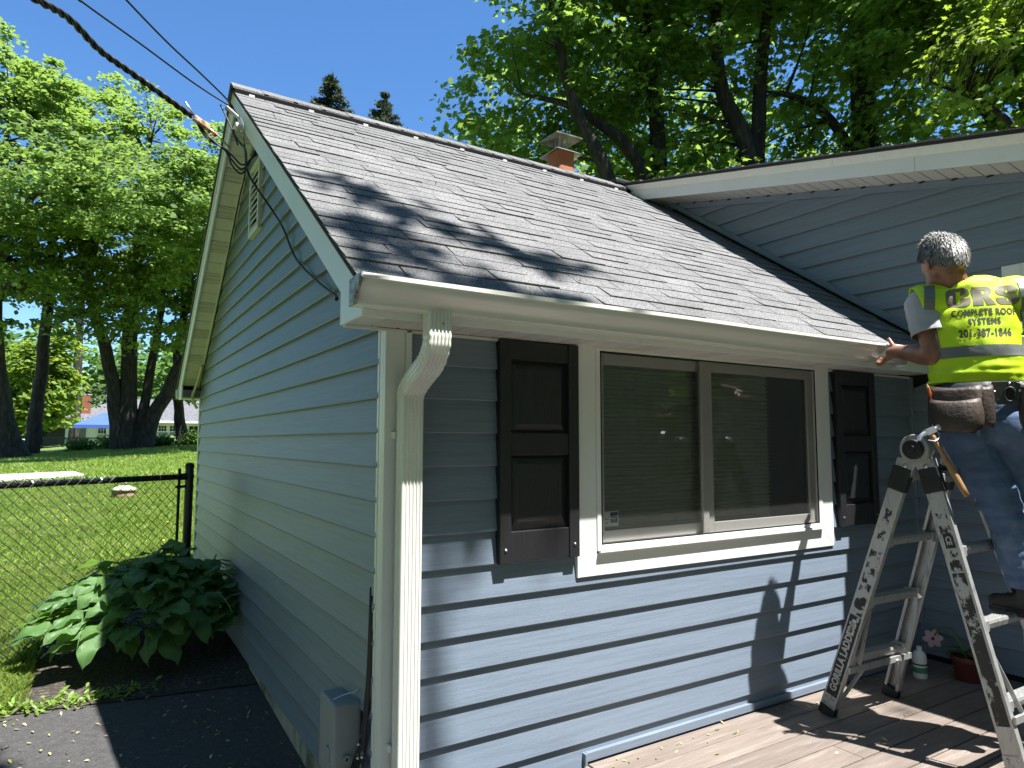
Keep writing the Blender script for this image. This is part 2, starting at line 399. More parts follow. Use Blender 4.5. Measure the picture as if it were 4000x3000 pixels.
for xa_, xb_ in ((X0+0.01, 0.84), (2.622, XW-0.03)):
    b = MB(); b.box(xa_, xb_, -0.021, -0.001, SOF-0.012, SOF-0.001); b.build('soffit_moulding', M_SOFFIT, house, bev=0.002)
for a_, b_ in ((X0+0.002, 1.03), (1.031, XW)):
    bb = MB(); bb.box(a_, b_, FY-0.008, FY+0.004, SOF-0.006, 1.79); bb.build('fascia_board', M_WHITE, house, bev=0.002)
# --- gutter (K profile), open on top
gp = [(-0.229, 1.796), (-0.229, 1.708), (-0.281, 1.708), (-0.287, 1.712), (-0.288, 1.728), (-0.300, 1.742), (-0.322, 1.754), (-0.334, 1.766), (-0.3365, 1.783), (-0.343, 1.785), (-0.343, 1.799), (-0.325, 1.800)]
b = MB(); GX0, GX1 = -0.22, 2.66
xs = list(np.linspace(GX0, GX1, 30)); n = len(gp)
for x in xs:
    for (y, z) in gp: b.v.append((x, y+0.0015*noise.noise(Vector((x*1.5, z*9, 3))), z+0.002*noise.noise(Vector((x*1.3, 4, 1)))))
for i in range(len(xs)-1):
    for j in range(n-1): b.f.append((i*n+j, (i+1)*n+j, (i+1)*n+j+1, i*n+j+1)); b.mi.append(0)
g = b.build('gutter', M_GUTTER, house, autos=50); so = g.modifiers.new('thickness', 'SOLIDIFY'); so.thickness = 0.0012; so.offset = 0
# the new gutter section the man is holding in place
b = MB()
for x in (2.655, 2.95):
    for (y, z) in gp: b.v.append((x, y-0.003, z+0.002))
for j in range(n-1): b.f.append((j, n+j, n+j+1, j+1)); b.mi.append(0)
g2 = b.build('gutter', M_GUTTER, house, autos=50); so = g2.modifiers.new('thickness', 'SOLIDIFY'); so.thickness = 0.0012; so.offset = 0
b = MB(); b.prism([(GX0-0.001, y, z) for y, z in gp], (-0.003, 0, 0)); b.prism([(GX0-0.004, y-0.004 if y < -0.24 else y, z+0.001) for y, z in gp], (-0.0015, 0, 0))
b.tube([(GX0-0.002, -0.338, 1.79), (GX0-0.006, -0.332, 1.765), (GX0-0.006, -0.29, 1.73), (GX0-0.004, -0.285, 1.708)], [0.006, 0.005, 0.007, 0.005], 6)
b.build('gutter_end_cap', mat('dirty_end_cap', (0.42, 0.42, 0.4), 0.4, 0.3, 40, 0.3, 60, metal=0.3, col2=(0.16, 0.15, 0.13), c2scale=30), house, autos=40)
b = MB()
for x in (0.35, 0.95, 1.6, 2.2): b.box(x, x+0.02, -0.335, -0.225, 1.788, 1.792)
b.build('gutter_hanger', M_METAL, house)
# --- downspout : fluted rectangular tube
def flute(w, d, n=5, r=0.008, dep=0.0035):
    P = []
    def side(a, bb, nrm, cnt):
        a, bb = Vector(a), Vector(bb); nrm = Vector(nrm)
        for i in range(cnt):
            for t, o in ((0.15, 0), (0.35, -dep), (0.65, -dep), (0.85, 0)):
                P.append(tuple(a.lerp(bb, (i+t)/cnt)+nrm*o))
    W, Dd = w/2-r, d/2-r
    def corner(cx, cy, a0):
        for q in range(4): a = a0+q*math.pi/6; P.append((cx+r*math.cos(a), cy+r*math.sin(a)))
    side((W, -d/2), (-W, -d/2), (0, -1), n); corner(-W, -Dd, -math.pi/2) if False else None
    P2 = P[:]; P.clear()
    # build clockwise loop: front, left, back, right
    side((-W, -d/2), (W, -d/2), (0, -1), n); P.extend([(W+r*math.sin(a), -Dd-r*math.cos(a)) for a in (0.3, 0.8, 1.27)])
    side((w/2, -Dd), (w/2, Dd), (1, 0), 3); P.extend([(W+r*math.cos(a), Dd+r*math.sin(a)) for a in (0.3, 0.8, 1.27)])
    side((W, d/2), (-W, d/2), (0, 1), n); P.extend([(-W-r*math.sin(a), Dd+r*math.cos(a)) for a in (0.3, 0.8, 1.27)])
    side((-w/2, Dd), (-w/2, -Dd), (-1, 0), 3); P.extend([(-W-r*math.cos(a), -Dd-r*math.sin(a)) for a in (0.3, 0.8, 1.27)])
    return P
prof = flute(0.083, 0.06)
ds = MB(); ds.sweep([(u*1.0, v*1.0) for u, v in prof], [(0.062, -0.066, z) for z in (1.468, 1.2, 0.9, 0.6, 0.3, 0.0, -0.2)], [(1, 0.02*i*0, 0) for i in range(7)], [(0, 1, 0)]*7)
dspout = ds.build('downspout', M_GUTTER, house, autos=35)
def elbow(path, crimps, scale):
    mb = MB(); P = spline(path, 10); xs_, ys_, ps = [], [], []
    for i, p in enumerate(P):
        d = (P[min(i+1, len(P)-1)]-P[max(i-1, 0)]).normalized(); y = Vector((1,0,0)).cross(d); y = -y if y.y < 0 else y
        t = i/(len(P)-1); c = 1.0
        for a, bb in crimps:
            if a < t < bb: c = 1+0.022*math.sin((t-a)/(bb-a)*math.pi*9)
        ps.append(p); xs_.append(Vector((c*scale, 0, 0))); ys_.append(y*c*scale)
    mb.sweep(prof, ps, xs_, ys_); return mb
e1 = elbow([(0.072, -0.262, 1.715), (0.072, -0.262, 1.66), (0.072, -0.260, 1.61), (0.07, -0.238, 1.565), (0.069, -0.205, 1.537), (0.068, -0.19, 1.527)], [(0.28, 0.75)], 1.02).build('elbow', M_GUTTER, dspout, autos=35)
e2 = elbow([(0.068, -0.2, 1.534), (0.067, -0.155, 1.512), (0.065, -0.115, 1.49), (0.063, -0.08, 1.465), (0.062, -0.068, 1.445), (0.062, -0.066, 1.43)], [(0.35, 0.95)], 1.035).build('elbow', M_GUTTER, dspout, autos=35)
b = MB(); b.lathe([(0.0045, 0), (0.0045, 0.003), (0.002, 0.004)], (0.078, -0.2945, 1.672), (0, -1, 0), 10); b.build('screw', M_METAL, dspout)
b = MB()
for z in (1.30, 0.22): b.box(0.008, 0.02, -0.045, -0.02, z-0.012, z+0.012)
b.build('strap', M_GUTTER, dspout, bev=0.003)
# --- rake: soffit panels under the gable overhang, fascia, gusset
def rake_panels(sgn):
    # sgn -1 : front slope, +1 : back slope
    n = 26; y_in = RY; y_out = RY + sgn*(RY-0.0)
    for i in range(n):
        t0 = i/n; t1 = (i+1)/n
        ya = y_in+(y_out-y_in)*t0; yb = y_in+(y_out-y_in)*t1-sgn*0.006
        za = gable_top(ya)+0.0; zb_ = gable_top(yb)
        P = [(-0.165, ya, za), (-0.015, ya, za), (-0.015, yb, zb_), (-0.165, yb, zb_)]
        vinyl('soffit_panel', P, (0, 0, 0.008), mt=M_PERF if i % 3 == 1 else M_SOFFIT, bev=0.001)
rake_panels(-1); rake_panels(1)
for sgn in (-1, 1):
    yo = RY+sgn*RY; b = MB()
    b.prism([(-0.165, RY, gable_top(RY)+0.01), (-0.165, yo, gable_top(yo)+0.01), (-0.165, yo, gable_top(yo)+0.02), (-0.165, RY, gable_top(RY)+0.02)], (0.165, 0, 0)); b.build('soffit_backing', M_SOFFIT, house)
    b = MB(); b.prism([(-0.032, RY, gable_top(RY)-0.015), (-0.032, yo, gable_top(yo)-0.015), (-0.032, yo, gable_top(yo)+0.002), (-0.032, RY, gable_top(RY)+0.002)], (0.02, 0, 0)); b.build('soffit_moulding', M_SOFFIT, house)
rzc = lambda y: roof_z(y)-0.018
b = MB(); b.prism([(X0, RY, rzc(RY)), (X0, EY+0.035, rzc(EY+0.035)), (X0, EY+0.035, SOF-0.004), (X0, 0.005, SOF-0.004), (X0, 0.005, gable_top(0.005)-0.01), (X0, RY, gable_top(RY)-0.02)], (0.014, 0, 0)); b.build('rake_fascia', M_WHITE, house, bev=0.002)
b = MB(); YB = D_+0.225
b.prism([(X0, RY, rzc(RY)), (X0, RY, gable_top(RY)-0.02), (X0, D_-0.005, gable_top(D_-0.005)-0.01), (X0, D_-0.005, SOF-0.004), (X0, YB, SOF-0.004), (X0, YB, rzc(YB))], (0.014, 0, 0)); b.build('rake_fascia', M_WHITE, house, bev=0.002)
b = MB(); b.prism([(X0-0.008, RY, rzc(RY)+0.001), (X0-0.008, D_+0.23, rzc(D_+0.23)+0.001), (X0-0.008, D_+0.23, rzc(D_+0.23)-0.035), (X0-0.008, RY, rzc(RY)-0.035)], (0.007, 0, 0)); b.build('drip_edge', M_WHITE, house)
# back eave box and gutter end
b = MB(); b.box(X0+0.02, 3.4, D_, D_+0.225, SOF, SOF+0.012); b.build('soffit_backing', M_SOFFIT, house)
b = MB(); b.prism([(X0-0.02, D_+0.228, 1.79), (X0-0.02, D_+0.228, 1.70), (X0-0.02, D_+0.285, 1.70), (X0-0.02, D_+0.345, 1.78), (X0-0.02, D_+0.345, 1.795)], (3.5, 0, 0)); b.build('gutter', M_GUTTER, house)
# --- roof slab
roof = None
b = MB(); TH = 0.016
b.prism([(X0-0.012, EY, EZ-0.004), (X0-0.012, RY, RZ-0.004), (X0-0.012, 2*RY-EY, EZ-0.004), (X0-0.012, 2*RY-EY, EZ-0.004-TH), (X0-0.012, RY, RZ-0.004-TH), (X0-0.012, EY, EZ-0.004-TH)], (XW+0.09-X0, 0, 0))
roof = b.build('roof', mat('roof_felt', (0.03, 0.03, 0.032), 0.9), house)
# --- shingles, one object each (front slope)
slope = Vector((0, 1, SL)).normalized(); nrm = Vector((0, -SL, 1)).normalized()
SLEN = (RY-EY)*math.sqrt(1+SL*SL); EXP = 0.1115
def shingle_geo(mb, x0, x1, s0, s1, th, lift, sk):
    o = Vector((0, EY, EZ)); P = []
    def p(x, s_, h): return o + Vector((x, 0, 0)) + slope*s_ + nrm*h
    top = [p(x0, s0, th+lift), p((x0+x1)/2, s0-0.0015+sk, th+lift), p(x1, s0+sk*0.5, th+lift), p(x1+sk, s1+0.025, 0.0045), p((x0+x1)/2, s1+0.025, 0.0045), p(x0+sk, s1+0.025, 0.0045)]
    bot = [p(x0, s0, lift*0.7), p((x0+x1)/2, s0-0.0015+sk, lift*0.7), p(x1, s0+sk*0.5, lift*0.7)]
    mb.add(top+bot, [(0,1,4,5), (1,2,3,4), (6,7,1,0), (7,8,2,1), (0,5,6), (8,3,2)])
ncourse = int(SLEN/EXP)+1; srng = random.Random(5); count = 0; rest = MB(); XR = XW+0.02
for c in range(ncourse):
    s0 = c*EXP-0.012; s1 = min(s0+EXP, SLEN-0.03)
    if s1-s0 < 0.03: continue
    x = X0-0.015 - srng.random()*0.0; first = True
    while x < XR-0.02:
        w = srng.choice([0.2, 0.24, 0.27, 0.3, 0.33, 0.27, 0.3]); w = w*(0.5+0.5*srng.random()) if first else w; first = False
        x1 = min(x+w, XR); 
        if XR-x1 < 0.06: x1 = XR
        th = srng.choice([0.006, 0.007, 0.008, 0.010, 0.012]); lift = srng.random()*0.0015; sk = srng.uniform(-0.004, 0.004)
        if count < 298:
            mb = MB(); shingle_geo(mb, x+0.002, x1-0.002, s0+srng.uniform(-0.002, 0.002), s1, th, lift, sk); mb.build('shingle', M_SHINGLE, roof); count += 1
        else: shingle_geo(rest, x+0.002, x1-0.002, s0, s1, th, lift, sk)
        x = x1
tag(rest.build('shingle_courses', M_SHINGLE, roof), kind='stuff')
# rake edge of the back slope + rough dark starter strip
b = MB()
for i in range(24):
    ya = RY+0.02+i*0.118; b.prism([(X0-0.02, ya, roof_z(ya)+0.012), (X0-0.02, ya+0.117, roof_z(ya+0.117)+0.004), (X0-0.02, ya+0.117, roof_z(ya+0.117)-0.01), (X0-0.02, ya, roof_z(ya)-0.004)], (3.6, 0, 0))
tag(b.build('shingle_courses', M_SHINGLE, roof), kind='stuff')
# ridge vent with cap shingles and white plugs
b = MB()
for sgn in (-1, 1):
    b.prism([(X0-0.015, RY, RZ+0.03), (X0-0.015, RY+sgn*0.127, roof_z(RY+0.127)+0.034), (X0-0.015, RY+sgn*0.132, roof_z(RY+0.132)+0.003), (X0-0.015, RY, RZ)], (3.36-X0, 0, 0))
rv = b.build('ridge_vent', M_VENT, house)
x = X0-0.025; i = 0
while x < 3.28:
    w = 0.2; bb = MB(); l = 0.005*srng.random()
    for sgn in (-1, 1):
        bb.prism([(x, RY, RZ+0.044+l), (x, RY+sgn*0.115, roof_z(RY+0.115)+0.045+l), (x, RY+sgn*0.115, roof_z(RY+0.115)+0.036), (x, RY, RZ+0.033)], (min(w+0.03, 3.3-x), 0, -0.004))
    bb.build('ridge_cap', M_SHINGLE, rv); x += w
    if i % 2 == 0:
        bb = MB(); yy = RY-0.133; bb.box(x-0.10, x-0.065, yy-0.005, yy+0.003, roof_z(yy)+0.006, roof_z(yy)+0.019); bb.build('vent_plug', M_WHITE, rv)
    i += 1
# --- gable louvre vent
b = MB(); vy0, vy1, vz0, vz1 = 2.29, 2.61, 2.69, 3.19; fx = -0.035
b.box(fx, -0.001, vy0, vy0+0.035, vz0, vz1); b.box(fx, -0.001, vy1-0.035, vy1, vz0, vz1); b.box(fx, -0.001, vy0+0.035, vy1-0.035, vz0, vz0+0.035); b.box(fx, -0.001, vy0+0.035, vy1-0.035, vz1-0.035, vz1)
vent = b.build('gable_vent', mat('cream_vinyl', (0.62, 0.6, 0.48), 0.45, 0.05, 8), house, bev=0.003)
b = MB(); b.box(-0.006, -0.0015, vy0+0.03, vy1-0.03, vz0+0.03, vz1-0.03); b.build('screen', M_DARK, vent)
nsl = 9
for i in range(nsl):
    z = vz0+0.05+i*(vz1-vz0-0.1)/(nsl-0.3); b = MB(); b.prism([(fx+0.004, vy0+0.035, z-0.006), (fx+0.004, vy0+0.035, z+0.006), (-0.012, vy0+0.035, z+0.036), (-0.012, vy0+0.035, z+0.024)], (0, vy1-vy0-0.07, 0)); b.build('slat', MATS['cream_vinyl'], vent)
# --- chimney flue behind the ridge
b = MB(); cx, cy = 2.85, 2.85; w = 0.102
pr = [(cx+sx*(w-r_)+r_*math.cos(a)*1.0, cy+sy*(w-r_)+r_*math.sin(a)) for sx, sy, a0 in ((1,1,0),(-1,1,math.pi/2),(-1,-1,math.pi),(1,-1,1.5*math.pi)) for r_ in (0.035,) for a in (a0, a0+math.pi/6, a0+math.pi/3, a0+math.pi/2)]
b.prism([(px_, py_, 3.3) for px_, py_ in pr], (0, 0, 0.76)); chim = b.build('chimney', M_TERRA, house, autos=30)
b = MB()
for zz, s_, drop in ((4.058, 0.152, 0.02), ):
    b.add([(cx-s_, cy-s_, zz-drop), (cx+s_, cy-s_, zz-drop), (cx+s_, cy+s_, zz-drop), (cx-s_, cy+s_, zz-drop), (cx-w, cy-w, zz+0.012), (cx+w, cy-w, zz+0.012), (cx+w, cy+w, zz+0.012), (cx-w, cy+w, zz+0.012)], [(0,1,5,4),(1,2,6,5),(2,3,7,6),(3,0,4,7),(4,5,6,7)])
o = b.build('base_flashing', M_METAL, chim); so = o.modifiers.new('t', 'SOLIDIFY'); so.thickness = 0.004
b = MB(); b.tube([(cx, cy, 4.04), (cx, cy, 4.13)], 0.05, 16); b.build('flue_pipe', M_METAL, chim, autos=40)
for i in range(4):
    a = math.pi/4+i*math.pi/2; b = MB(); b.bar((cx+0.05*math.cos(a), cy+0.05*math.sin(a), 4.09), (cx+0.06*math.cos(a), cy+0.06*math.sin(a), 4.22), (-math.sin(a), math.cos(a), 0), 0.022, 0.004); b.build('bracket', M_METAL, chim)
b = MB(); s_ = 0.152; z = 4.2
b.add([(cx-s_, cy-s_, z-0.012), (cx+s_, cy-s_, z-0.012), (cx+s_, cy+s_, z-0.012), (cx-s_, cy+s_, z-0.012), (cx-s_, cy-s_, z), (cx+s_, cy-s_, z), (cx+s_, cy+s_, z), (cx-s_, cy+s_, z), (cx, cy, z+0.05), (cx, cy, z+0.036)],
      [(0,1,5,4),(1,2,6,5),(2,3,7,6),(3,0,4,7),(4,5,8),(5,6,8),(6,7,8),(7,4,8),(1,0,9),(2,1,9),(3,2,9),(0,3,9)])
b.build('rain_cap', M_CAPMETAL, chim)
# --- window
W0, W1, WB, WT = 0.842, 2.62, 0.712, 1.70
win = MB(); win.box(0.945, 0.968, -0.03, 0.04, 0.812, 1.69); win.box(2.49, 2.522, -0.03, 0.04, 0.812, 1.69); win.box(0.968, 2.49, -0.03, 0.04, 0.812, 0.838); win.box(0.968, 2.49, -0.03, 0.04, 1.675, 1.69); win.box(0.95, 2.515, -0.045, -0.03, 0.806, 0.82)
window = win.build('window', M_WHITE, house, bev=0.002)
def casing(poly): 
    b = MB(); b.prism([(x, -0.025, z) for x, z in poly], (0, 0.024, 0)); b.build('casing', M_WHITE, window, bev=0.002)
casing([(W0, WB), (0.945, 0.806), (0.945, 1.692), (W0, 1.692)]); casing([(2.522, 0.806), (W1, WB-0.004), (W1, 1.692), (2.522, 1.692)])
casing([(W0+0.001, WB-0.001), (W1-0.001, WB-0.005), (2.5225, 0.805), (0.9445, 0.805)])
M_SASH = mat('screened_sash', (0.47, 0.46, 0.43), 0.5, 0.04, 8)
def sash(x0, x1, y):
    b = MB(); t = 0.05; z0, z1 = 0.84, 1.672
    b.box(x0, x0+t, y, y+0.025, z0, z1); b.box(x1-t, x1, y, y+0.025, z0, z1); b.box(x0+t, x1-t, y, y+0.025, z0, z0+t); b.box(x0+t, x1-t, y, y+0.025, z1-t, z1)
    return b.build('sash', M_SASH, window, bev=0.002)
sash(0.97, 1.68, 0.012); sash(1.635, 2.488, -0.012)
b = MB(); b.box(1.60, 1.64, -0.022, -0.013, 0.84, 1.672); b.build('mullion', M_SASH, window, bev=0.003)
def glass_mat():
    M = bpy.data.materials.new('window_glass'); M.use_nodes = True; nt = M.node_tree; N = nt.nodes; N.clear(); L = nt.links
    o = N.new('ShaderNodeOutputMaterial'); g_ = N.new('ShaderNodeBsdfGlossy'); g_.inputs['Roughness'].default_value = 0.01; g_.inputs[0].default_value = (0.9, 0.95, 0.95, 1)
    t = N.new('ShaderNodeBsdfTransparent'); t.inputs[0].default_value = (0.85, 0.88, 0.85, 1); fr = N.new('ShaderNodeFresnel'); fr.inputs[0].default_value = 1.6
    mm = N.new('ShaderNodeMath'); mm.operation = 'MULTIPLY_ADD'; mm.inputs[1].default_value = 1.3; mm.inputs[2].default_value = 0.02
    mx = N.new('ShaderNodeMixShader'); L.new(fr.outputs[0], mm.inputs[0]); L.new(mm.outputs[0], mx.inputs[0]); L.new(t.outputs[0], mx.inputs[1]); L.new(g_.outputs[0], mx.inputs[2]); L.new(mx.outputs[0], o.inputs[0]); return M
M_GLASS = glass_mat()
b = MB(); b.add([(1.018, 0.022, 0.888), (1.632, 0.022, 0.888), (1.632, 0.022, 1.624), (1.018, 0.022, 1.624)], [(0,1,2,3)]); b.build('pane', M_GLASS, window)
b = MB(); b.add([(1.683, 0.0, 0.888), (2.44, 0.0, 0.888), (2.44, 0.0, 1.624), (1.683, 0.0, 1.624)], [(0,1,2,3)]); b.build('pane', M_GLASS, window)
def screen_mat():
    M = bpy.data.materials.new('insect_screen'); M.use_nodes = True; nt = M.node_tree; N = nt.nodes; N.clear(); L = nt.links
    o = N.new('ShaderNodeOutputMaterial'); d = N.new('ShaderNodeBsdfDiffuse'); d.inputs[0].default_value = (0.07, 0.07, 0.065, 1); t = N.new('ShaderNodeBsdfTransparent')
    mx = N.new('ShaderNodeMixShader'); mx.inputs[0].default_value = 0.3; L.new(t.outputs[0], mx.inputs[1]); L.new(d.outputs[0], mx.inputs[2]); L.new(mx.outputs[0], o.inputs[0]); return M
b = MB(); b.add([(0.968, -0.026, 0.838), (2.49, -0.026, 0.838), (2.49, -0.026, 1.675), (0.968, -0.026, 1.675)], [(0,1,2,3)]); b.build('insect_screen', screen_mat(), window)
b = MB()
for x0, x1, z0, z1 in ((0.968, 0.975, 0.838, 1.675), (2.483, 2.49, 0.838, 1.675), (0.975, 2.483, 0.838, 0.845), (0.975, 2.483, 1.668, 1.675)): b.box(x0, x1, -0.0295, -0.0255, z0, z1)
b.build('screen_frame', M_DARK, window)
M_BLIND = mat('blind_fabric', (0.84, 0.84, 0.78), 0.8, 0.05, 20)
for i in range(40):
    z = 0.86+i*0.0205
    for x0, x1 in ((1.0, 1.66), (1.68, 2.18)):
        b = MB(); b.prism([(x0, 0.06, z), (x0, 0.042, z+0.0095), (x0, 0.06, z+0.0195)], (x1-x0, 0, 0)); b.build('blind_slat', M_BLIND, window)
# window sticker
b = MB(); st = []
b.box(0.99, 1.105, 0.0195, 0.0205, 0.905, 0.972); b.cm = 1
b.box(1.058, 1.1, 0.0188, 0.0193, 0.92, 0.966)
for txt, sz, x_, z_, ci in (('ADT', 0.024, 1.079, 0.943, 0), ('Powered by', 0.0105, 1.024, 0.938, 1), ('security', 0.009, 1.03, 0.922, 1)):
    vs, fs = text_flat(txt, sz, 0.0004); b.cm = ci; b.add([(x_+v.x, 0.0182, z_+v.y) for v in vs], fs)
b.build('sticker', [mat('sticker_white', (0.45, 0.47, 0.46), 0.5), mat('sticker_blue', (0.02, 0.03, 0.09), 0.5)], window)
# --- shutters
def shutter(x0, x1, z0, z1):
    b = MB(); b.box(x0, x1, -0.018, -0.0145, z0, z1); sh = b.build('shutter', M_SHUTTER, house)
    w = x1-x0; H = z1-z0; st_ = 0.052
    for a, c in ((x0, x0+st_), (x1-st_, x1)):
        b = MB(); b.box(a, c, -0.042, -0.002, z0-0.004, z1); b.build('stile', M_SHUTTER, sh, bev=0.003)
    for fa, fb in ((0.0, 0.135), (0.475, 0.575), (0.91, 1.0)):
        b = MB(); b.box(x0+st_, x1-st_, -0.037, -0.004, z0+fa*H, z0+fb*H); b.build('rail', M_SHUTTER, sh, bev=0.003)
    for fa, fb in ((0.135, 0.475), (0.575, 0.91)):
        a0, a1, c0_, c1_ = x0+st_, x1-st_, z0+fa*H, z0+fb*H; q_ = 0.036; b = MB()
        b.add([(a0+0.004, -0.0185, c0_+0.004), (a1-0.004, -0.0185, c0_+0.004), (a1-0.004, -0.0185, c1_-0.004), (a0+0.004, -0.0185, c1_-0.004), (a0+q_, -0.034, c0_+q_), (a1-q_, -0.034, c0_+q_), (a1-q_, -0.034, c1_-q_), (a0+q_, -0.034, c1_-q_)],
              [(0,1,5,4),(1,2,6,5),(2,3,7,6),(3,0,4,7),(4,5,6,7)]); b.build('panel', M_SHUTTER, sh, bev=0.002)
    for x_ in (x0+st_/2, x1-st_/2):
        for z_ in (z0+0.05, z1-0.08):
            b = MB(); b.lathe([(0.006, 0), (0.006, 0.003), (0.003, 0.005)], (x_, -0.042, z_), (0, -1, 0), 8); b.build('screw', M_METAL if z_ < 1 else M_SHUTTER, sh)
shutter(0.455, 0.842, 0.806, SOF-0.004); shutter(2.668, 3.05, 0.806, SOF-0.004)
# wood-grain swirl on the shutters comes from a wave texture
def grain(M):
    nt = M.node_tree; N = nt.nodes; L = nt.links; bs = N['Principled BSDF']
    tc = N.new('ShaderNodeTexCoord'); mp = N.new('ShaderNodeMapping'); mp.inputs['Scale'].default_value = (3.5, 1, 1.0)
    wv = N.new('ShaderNodeTexWave'); wv.inputs['Scale'].default_value = 14; wv.inputs['Distortion'].default_value = 9; wv.inputs['Detail'].default_value = 1.5; wv.inputs['Detail Scale'].default_value = 1.2
    L.new(tc.outputs['Object'], mp.inputs[0]); L.new(mp.outputs[0], wv.inputs[0])
    bp = N.new('ShaderNodeBump'); bp.inputs['Strength'].default_value = 0.35; bp.inputs['Distance'].default_value = 0.002; L.new(wv.outputs['Fac'], bp.inputs['Height']); L.new(bp.outputs[0], bs.inputs['Normal'])
grain(M_SHUTTER)
# --- deck flashing strip on the wall
b = MB(); b.box(0.885, XW-0.03, -0.024, -0.002, -0.036, 0.0); b.box(0.872, 0.884, -0.03, -0.002, -0.3, 0.0); b.build('flashing', M_SIDING, house, bev=0.002)

# ------------------------------------------------------------------ taller wing on the right
WSL = 0.235
def wtop(y): return 3.283 + WSL*(y-0.692)       # top of rake fascia
def wsof(y): return wtop(y) - 0.165               # soffit at wall
wing_org = ((XW, 0, 0), (0, -1, 0), (-1, 0, 0))
WE = 0.1346; k = -18
def rl(z): return (z-EZ)/SL+EY + 0.0    # y of the lower roof plane at height z
for k in range(-18, 16):
    zb = 2.148 + WE*(-k) - WE*3
    if zb < -0.12: continue
    zt = zb+WE
    ylo = -3.4
    def yend(z):       # far end of the board
        if z <= 1.74: return -0.03
        return min(rl(z)-0.06, 2.4)
    def ybeg(z):       # rake cuts the top: soffit z rises with y
        yy = (z+0.15-3.283)/WSL+0.692
        return max(ylo, yy)
    e0, e1 = yend(zb), yend(zt); s0_, s1_ = ybeg(zb), ybeg(zt)
    if s0_ >= e0-0.03: continue
    if zb < 2.28 and ylo < -0.55:
        s0_ = max(s0_, -0.56); s1_ = max(s1_, -0.56)
    # along = -y
    board_piece('siding_board', *wing_org, zb, -e0, -s0_, -e1, -max(min(s1_, e1-0.002), s1_ if s1_ < e1 else e1-0.002), h=WE, seed=k+200)
b = MB(); b.prism([(XW+0.004, 2.4, 1.0), (XW+0.004, 2.4, wsof(2.4)+0.05), (XW+0.004, -3.4, wsof(-3.4)+0.05), (XW+0.004, -3.4, 2.3), (XW+0.004, -0.56, 2.3), (XW+0.004, -0.56, -0.3), (XW+0.004, 0.1, -0.3)], (0.1, 0, 0)); b.build('wall', M_DARK, house)
# frieze under soffit and channel along the lower roof
b = MB(); b.prism([(XW-0.022, 2.3, wsof(2.3)-0.0), (XW-0.022, -3.4, wsof(-3.4)), (XW-0.022, -3.4, wsof(-3.4)-0.05), (XW-0.022, 2.3, wsof(2.3)-0.05)], (0.02, 0, 0)); b.build('frieze', M_SIDING, house)
b = MB(); b.prism([(XW-0.03, EY+0.03, roof_z(EY+0.03)+0.035), (XW-0.03, 2.3, roof_z(2.3)+0.035), (XW-0.03, 2.3, roof_z(2.3)+0.085), (XW-0.03, EY+0.03, roof_z(EY+0.03)+0.085)], (0.028, 0, 0)); b.build('flashing', M_SIDING, house, bev=0.003)
# rake fascia with crown moulding, in two lengths
XF = XW-0.21
for ya, yb in ((2.52, -0.205), (-0.207, -3.4)):
    def cut(y, dz): return (XF, y, wtop(y)+dz)
    P = [(XF, ya, wtop(ya)-0.045), (XF, ya if ya < 2 else 2.2, wtop(ya if ya < 2 else 2.2)-0.145), (XF, yb, wtop(yb)-0.145), (XF, yb, wtop(yb)-0.045)]
    b = MB(); b.prism(P, (0.012, 0, 0)); b.build('rake_fascia', M_WHITE, house, bev=0.0015)
cp = [(-0.003, -0.05), (-0.008, -0.045), (-0.010, -0.03), (-0.020, -0.012), (-0.022, 0.0), (0.012, 0.0), (0.012, -0.05)]
for ya, yb in ((2.53, 0.32), (0.318, -3.4)):
    b = MB(); b.sweep([(u, v) for u, v in cp], [(XF, ya, wtop(ya)), (XF, yb, wtop(yb))], [(1,0,0)]*2, [(0,0,1)]*2); b.build('crown_moulding', M_GUTTER, house, autos=40)
# soffit panels with toothed vents at the wall
y = 2.35; i = 0
while y > -1.9:
    bb = MB(); bb.prism([(XF+0.012, y, wsof(y)+0.024), (XW-0.002, y, wsof(y)), (XW-0.002, y-0.088, wsof(y-0.088)), (XF+0.012, y-0.088, wsof(y-0.088)+0.024)], (0, 0, 0.008)); bb.build('soffit_panel', M_SOFFIT, house)
    if i % 2 == 0:
        bb = MB(); yy = y-0.03; bb.prism([(XW-0.034, yy, wsof(yy)-0.001), (XW-0.023, yy-0.02, wsof(yy)-0.001), (XW-0.023, yy+0.02, wsof(yy)-0.001)], (0, 0, -0.008)); bb.build('vent_tooth', M_DARK, house)
    y -= 0.095; i += 1
# wing roof : layered slab edges
b = MB(); zr = lambda y: wtop(y)+0.002
b.prism([(XF-0.03, 2.62, zr(2.62)), (XF-0.03, -3.6, zr(-3.6)), (XF-0.03, -3.6, zr(-3.6)+0.016), (XF-0.03, 2.62, zr(2.62)+0.016)], (6.0, 0, 0))
wroof = b.build('roof', mat('wing_roof_edge', (0.035, 0.035, 0.037), 0.9, 0.3, 40, 0.5, 90), house)
y = 2.6; sr = random.Random(3)
while y > -3.2:
    L_ = 0.142; th = sr.uniform(0.008, 0.016); l = 0.018; o_ = sr.uniform(-0.008, 0.012)
    b = MB(); b.prism([(XF-0.045+o_, y, zr(y)+l), (XF-0.045+o_, y-L_, zr(y-L_)+l), (XF-0.045+o_, y-L_, zr(y-L_)+l+th), (XF-0.045+o_, y, zr(y)+l+0.003)], (6.0, 0, 0)); b.build('shingle_course', M_SHINGLE, wroof); y -= L_
b = MB(); b.prism([(XF-0.02, 2.6, zr(2.6)), (XF-0.02, 5.2, zr(2.6)-1.2), (XF-0.02, 5.2, zr(2.6)-1.25), (XF-0.02, 2.6, zr(2.6)-0.05)], (6.0, 0, 0)); b.build('roof', MATS['wing_roof_edge'], house)
